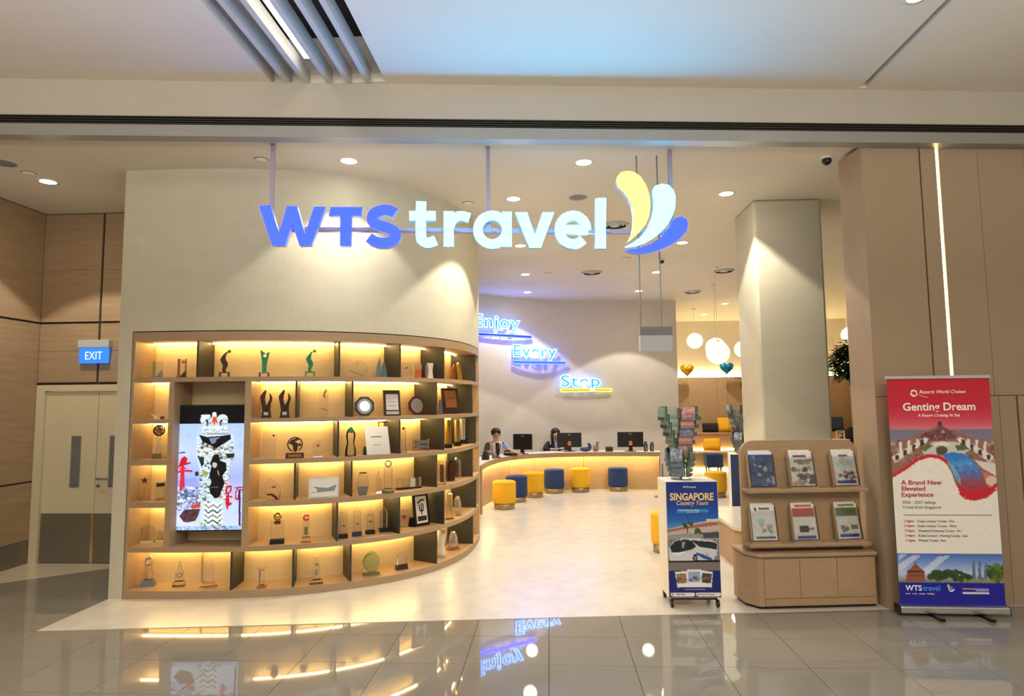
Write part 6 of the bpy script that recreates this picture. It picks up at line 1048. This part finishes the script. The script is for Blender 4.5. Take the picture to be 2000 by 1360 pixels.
# ================================================================== EXIT SIGN
t=thing('exit_sign',(-5.36,7.28,2.30),'blue lit exit sign over the cream double door','exit sign')
b=MB(); b.box(-.19,.19,-.07,0,.205,.295); b.build('housing',M['lgray'],t,bev=.005); b=MB(); b.box(-.18,.175,-.05,-.03,.02,.205); b.build('panel',M['exitb'],t); 
text('lettering','EXIT',.135,M['exitw'],t,(-.003,-.052,.065),bold=.0,align='CENTER',sx=.78)
# ================================================================== LOUNGE
t=thing('lounge_platform',(0,0,0),'two stepped oak seating platform with glowing edges in the lounge','platform')
for (y0,y1,z0,z1,n) in((17.3,18.2,.004,.45,5),(18.2,18.9,.004,.92,5)):
    b=MB(); b.box(2.98,8.59,y0+.03,y1,z0,z1-.03); b.build('riser',M['oak'],t); b=MB(); b.box(2.98,8.59,y0-.02,y1,z1-.03,z1); b.build('seat_board',M['oakh'],t)
MB().box(2.99,8.58,17.312,17.328,.012,.03).build('light_strip',M['ledc'],t); MB().box(2.99,8.58,18.205,18.225,.452,.47).build('light_strip',M['ledc'],t)
b=MB(); pts=[(1.95,7.2)]+[(1.95+.2-.2*math.cos(a),7.2-.2*math.sin(a)) for a in np.linspace(0,math.pi/2,7)]+[(3.5,7.0),(3.5,8.5),(1.95,8.5)]
b=MB(); b.prism([(x+.03 if x<2.5 else x,y+.02) for x,y in pts],.004,.42); b2=thing('pillar_bench',(0,0,0),'low rounded oak bench built around the white pillar','bench'); b.build('bench_body',M['oak'],b2); MB().prism(pts,.42,.455).build('bench_top',M['cream'],b2)
def cushion(x,y,z,w,h,d,m,label,rx=0,rz=0):
    b=MB(); n=10; vs=[];fs=[]
    for sy in(-1,1):
        for i in range(n+1):
            for j in range(n+1):
                u,v=i/n*2-1,j/n*2-1; q=((1-u**4)*(1-v**4))**.5; e=1-.06*(u*u*v*v)
                vs.append((u*w/2*e*(1-.05*(1-v*v)),sy*d/2*q,h/2+v*h/2*e*(1-.05*(1-u*u))))
    N=(n+1)**2
    for i in range(n):
        for j in range(n):
            a=i*(n+1)+j; fs+=[(a,a+n+1,a+n+2,a+1),(N+a,N+a+1,N+a+n+2,N+a+n+1)]
    b.add(vs,fs,True); t=thing('cushion',(x,y,z),label,'cushion',rz=rz)
    o=b.build('cover',M[m],t); o.rotation_euler=(rx,0,0)
    p=MB(); p.tube([(w/2*.96*s,0,h/2+h/2*.96*q) for s,q in((-1,-1),(1,-1),(1,1),(-1,1))],.008,5,closed=True); o2=p.build('piping',M[m],t); o2.rotation_euler=(rx,0,0)
cushion(4.55,18.6,.93,.46,.25,.14,'bfabk','black oblong cushion on the upper platform',R_(-10)); cushion(4.98,18.68,.93,.4,.42,.14,'yfab','mustard cushion upright beside the black cushion',R_(-10))
cushion(4.40,17.9,.46,.46,.36,.16,'yfab','mustard cushion leaning on the lower platform',R_(-24),R_(-14)); cushion(8.0,18.6,.93,.5,.4,.15,'navy','navy cushion on the upper platform behind the round chair',R_(-10))
t=thing('round_chair',(7.55,16.3,.004),'black round backed chair beyond the brochure cabinet','chair'); MB().lathe([(0,.2),(.36,.2),(.38,.24),(.36,.46),(0,.47)],n=24).build('seat',M['bfabk'],t)
b=MB(); b.sph((0,.22,.72),.36,18,(1.0,.35,1.15)); b.build('backrest',M['bfabk'],t)
for x in(-.24,.24):
    for y in(-.2,.2): MB().cyl((x,y,0),.02,0,.21,8).build('leg',M['black'],t)
t=thing('side_table',(6.95,15.9,.004),'small pale tray table beside the round black chair','table'); MB().box(-.16,.16,-.14,.14,.84,.86).build('table_top',M['white'],t); MB().cyl((0,0,0),.02,.02,.84,10).build('post',M['white'],t); MB().cyl((0,0,0),.14,0,.02,18).build('foot',M['white'],t); 
b=MB()
for q in((-.1,.1,.93,.95),(-.1,.1,1.05,1.07),(-.1,-.08,.86,1.07),(.08,.1,.86,1.07)): b.box(q[0],q[1],-.01,.01,q[2],q[3])
b.build('card_frame',M['white'],t)
for (x,y,z),l in zip(((3.70,16.4,3.33),(3.34,13.0,2.87),(2.94,11.3,2.64),(4.62,15.5,3.03),(7.52,16.4,3.42)),('white globe lamp hanging furthest over the gold heart','white globe lamp overlapping just above the largest globe','largest looking white globe lamp above the blue heart','white globe lamp cut by the pillar edge','white globe lamp above the hanging plant')):
    t=thing('globe_lamp',(x,y,z),l,'lamp','white globe pendants'); MB().sph((0,0,0),.2,24).build('globe',M['globe'],t); MB().cyl((0,0,0),.004,.19,CH-z-.01,6).build('cord',M['white'],t); MB().cyl((0,0,0),.03,.185,.22,12).build('cap',M['white'],t); MB().cyl((0,0,0),.05,CH-z-.02,CH-z,14).build('ceiling_rose',M['white'],t)
def heart(x,y,z,m,label,zb):
    t=thing('heart_balloon',(x,y,z),label,'balloon','heart foil balloons')
    P=[(.016*math.sin(a)**3*.7*14.5/ .9*.065*1.0,0) for a in(0,)]
    n=28; b=MB(); vs=[];fs=[]; prof=[(16*math.sin(a)**3,13*math.cos(a)-5*math.cos(2*a)-2*math.cos(3*a)-math.cos(4*a)) for a in np.linspace(0,2*math.pi,n,endpoint=False)]
    k=.2/16; rings=[(1,0),(.93,.035),(.75,.065),(.45,.085),(.0,.092)]
    for s in(-1,1):
        o=len(vs)
        for f,d in rings:
            for px,pz in prof: vs.append((px*k*f,s*d,(pz*f+1*(1-f))*k))
        for r in range(len(rings)-1):
            for i in range(n):
                q=(o+r*n+i,o+r*n+(i+1)%n,o+(r+1)*n+(i+1)%n,o+(r+1)*n+i); fs.append(q if s>0 else q[::-1])
    b.add(vs,fs,True); b.build('foil',M[m],t)
    MB().tube([(0,0,-.2),(.01,0,-.6),(-.01,0,-1.1),(0,0,zb-z+.03)],.004,5).build('ribbon',M['darkwood'],t); MB().cyl((0,0,0),.04,zb-z,zb-z+.04,12).build('weight',M[m],t)
heart(3.92,18.45,2.70,'balg','gold heart foil balloon on a ribbon',.92); heart(5.03,18.45,2.74,'balb','blue heart foil balloon on a ribbon',.92)
t=thing('wall_hook',(5.56,18.9,2.22),'small black hook on the oak wainscot','hook'); MB().box(-.03,.03,-.02,0,-.04,.12).build('plate',M['black'],t); MB().tube([(0,-.02,.08),(.0,-.08,.06),(0,-.1,.1)],.018).build('prong',M['black'],t); MB().tube([(0,-.02,-.01),(.04,-.07,-.03),(.05,-.09,.02)],.016).build('prong',M['black'],t)
# hanging plant
t=thing('hanging_plant',(4.66,10.0,2.0),'bushy dark green plant hung near the panelled wall','plant'); MB().lathe([(0,0),(.1,.0),(.14,.14),(.13,.14),(.1,.02),(0,.02)],n=18).build('pot',M['leaf'],t)
MB().cyl((0,0,0),.004,.1,CH-2.0,6).build('cord',M['white'],t)
b=MB()
for i in range(1500):
    a=RNG.uniform(0,2*math.pi); el=math.asin(RNG.uniform(-.75,1)); r=.34*RNG.uniform(.55,1.05)
    c=Vector((r*math.cos(el)*math.cos(a),r*math.cos(el)*math.sin(a)*.9,.34+r*math.sin(el)*1.05)); d=Vector((math.cos(a),math.sin(a),RNG.uniform(-.9,.4))).normalized(); s=d.cross(Vector((0,0,1))).normalized(); L=RNG.uniform(.06,.11); w=L*.36; up=s.cross(d)*.012
    b.add([c,c+d*L*.5+s*w+up,c+d*L,c+d*L*.5-s*w+up],[(0,1,2),(0,2,3)])
b.build('foliage',M['leaf'],t,kind='stuff')
b=MB()
for a in np.linspace(0,2*math.pi,9)[:-1]: b.tube([(0,0,.1),(.12*math.cos(a),.12*math.sin(a),.35),(.26*math.cos(a),.26*math.sin(a),.42)],[.006,.005,.003],5)
b.build('stems',M['leaf'],t)
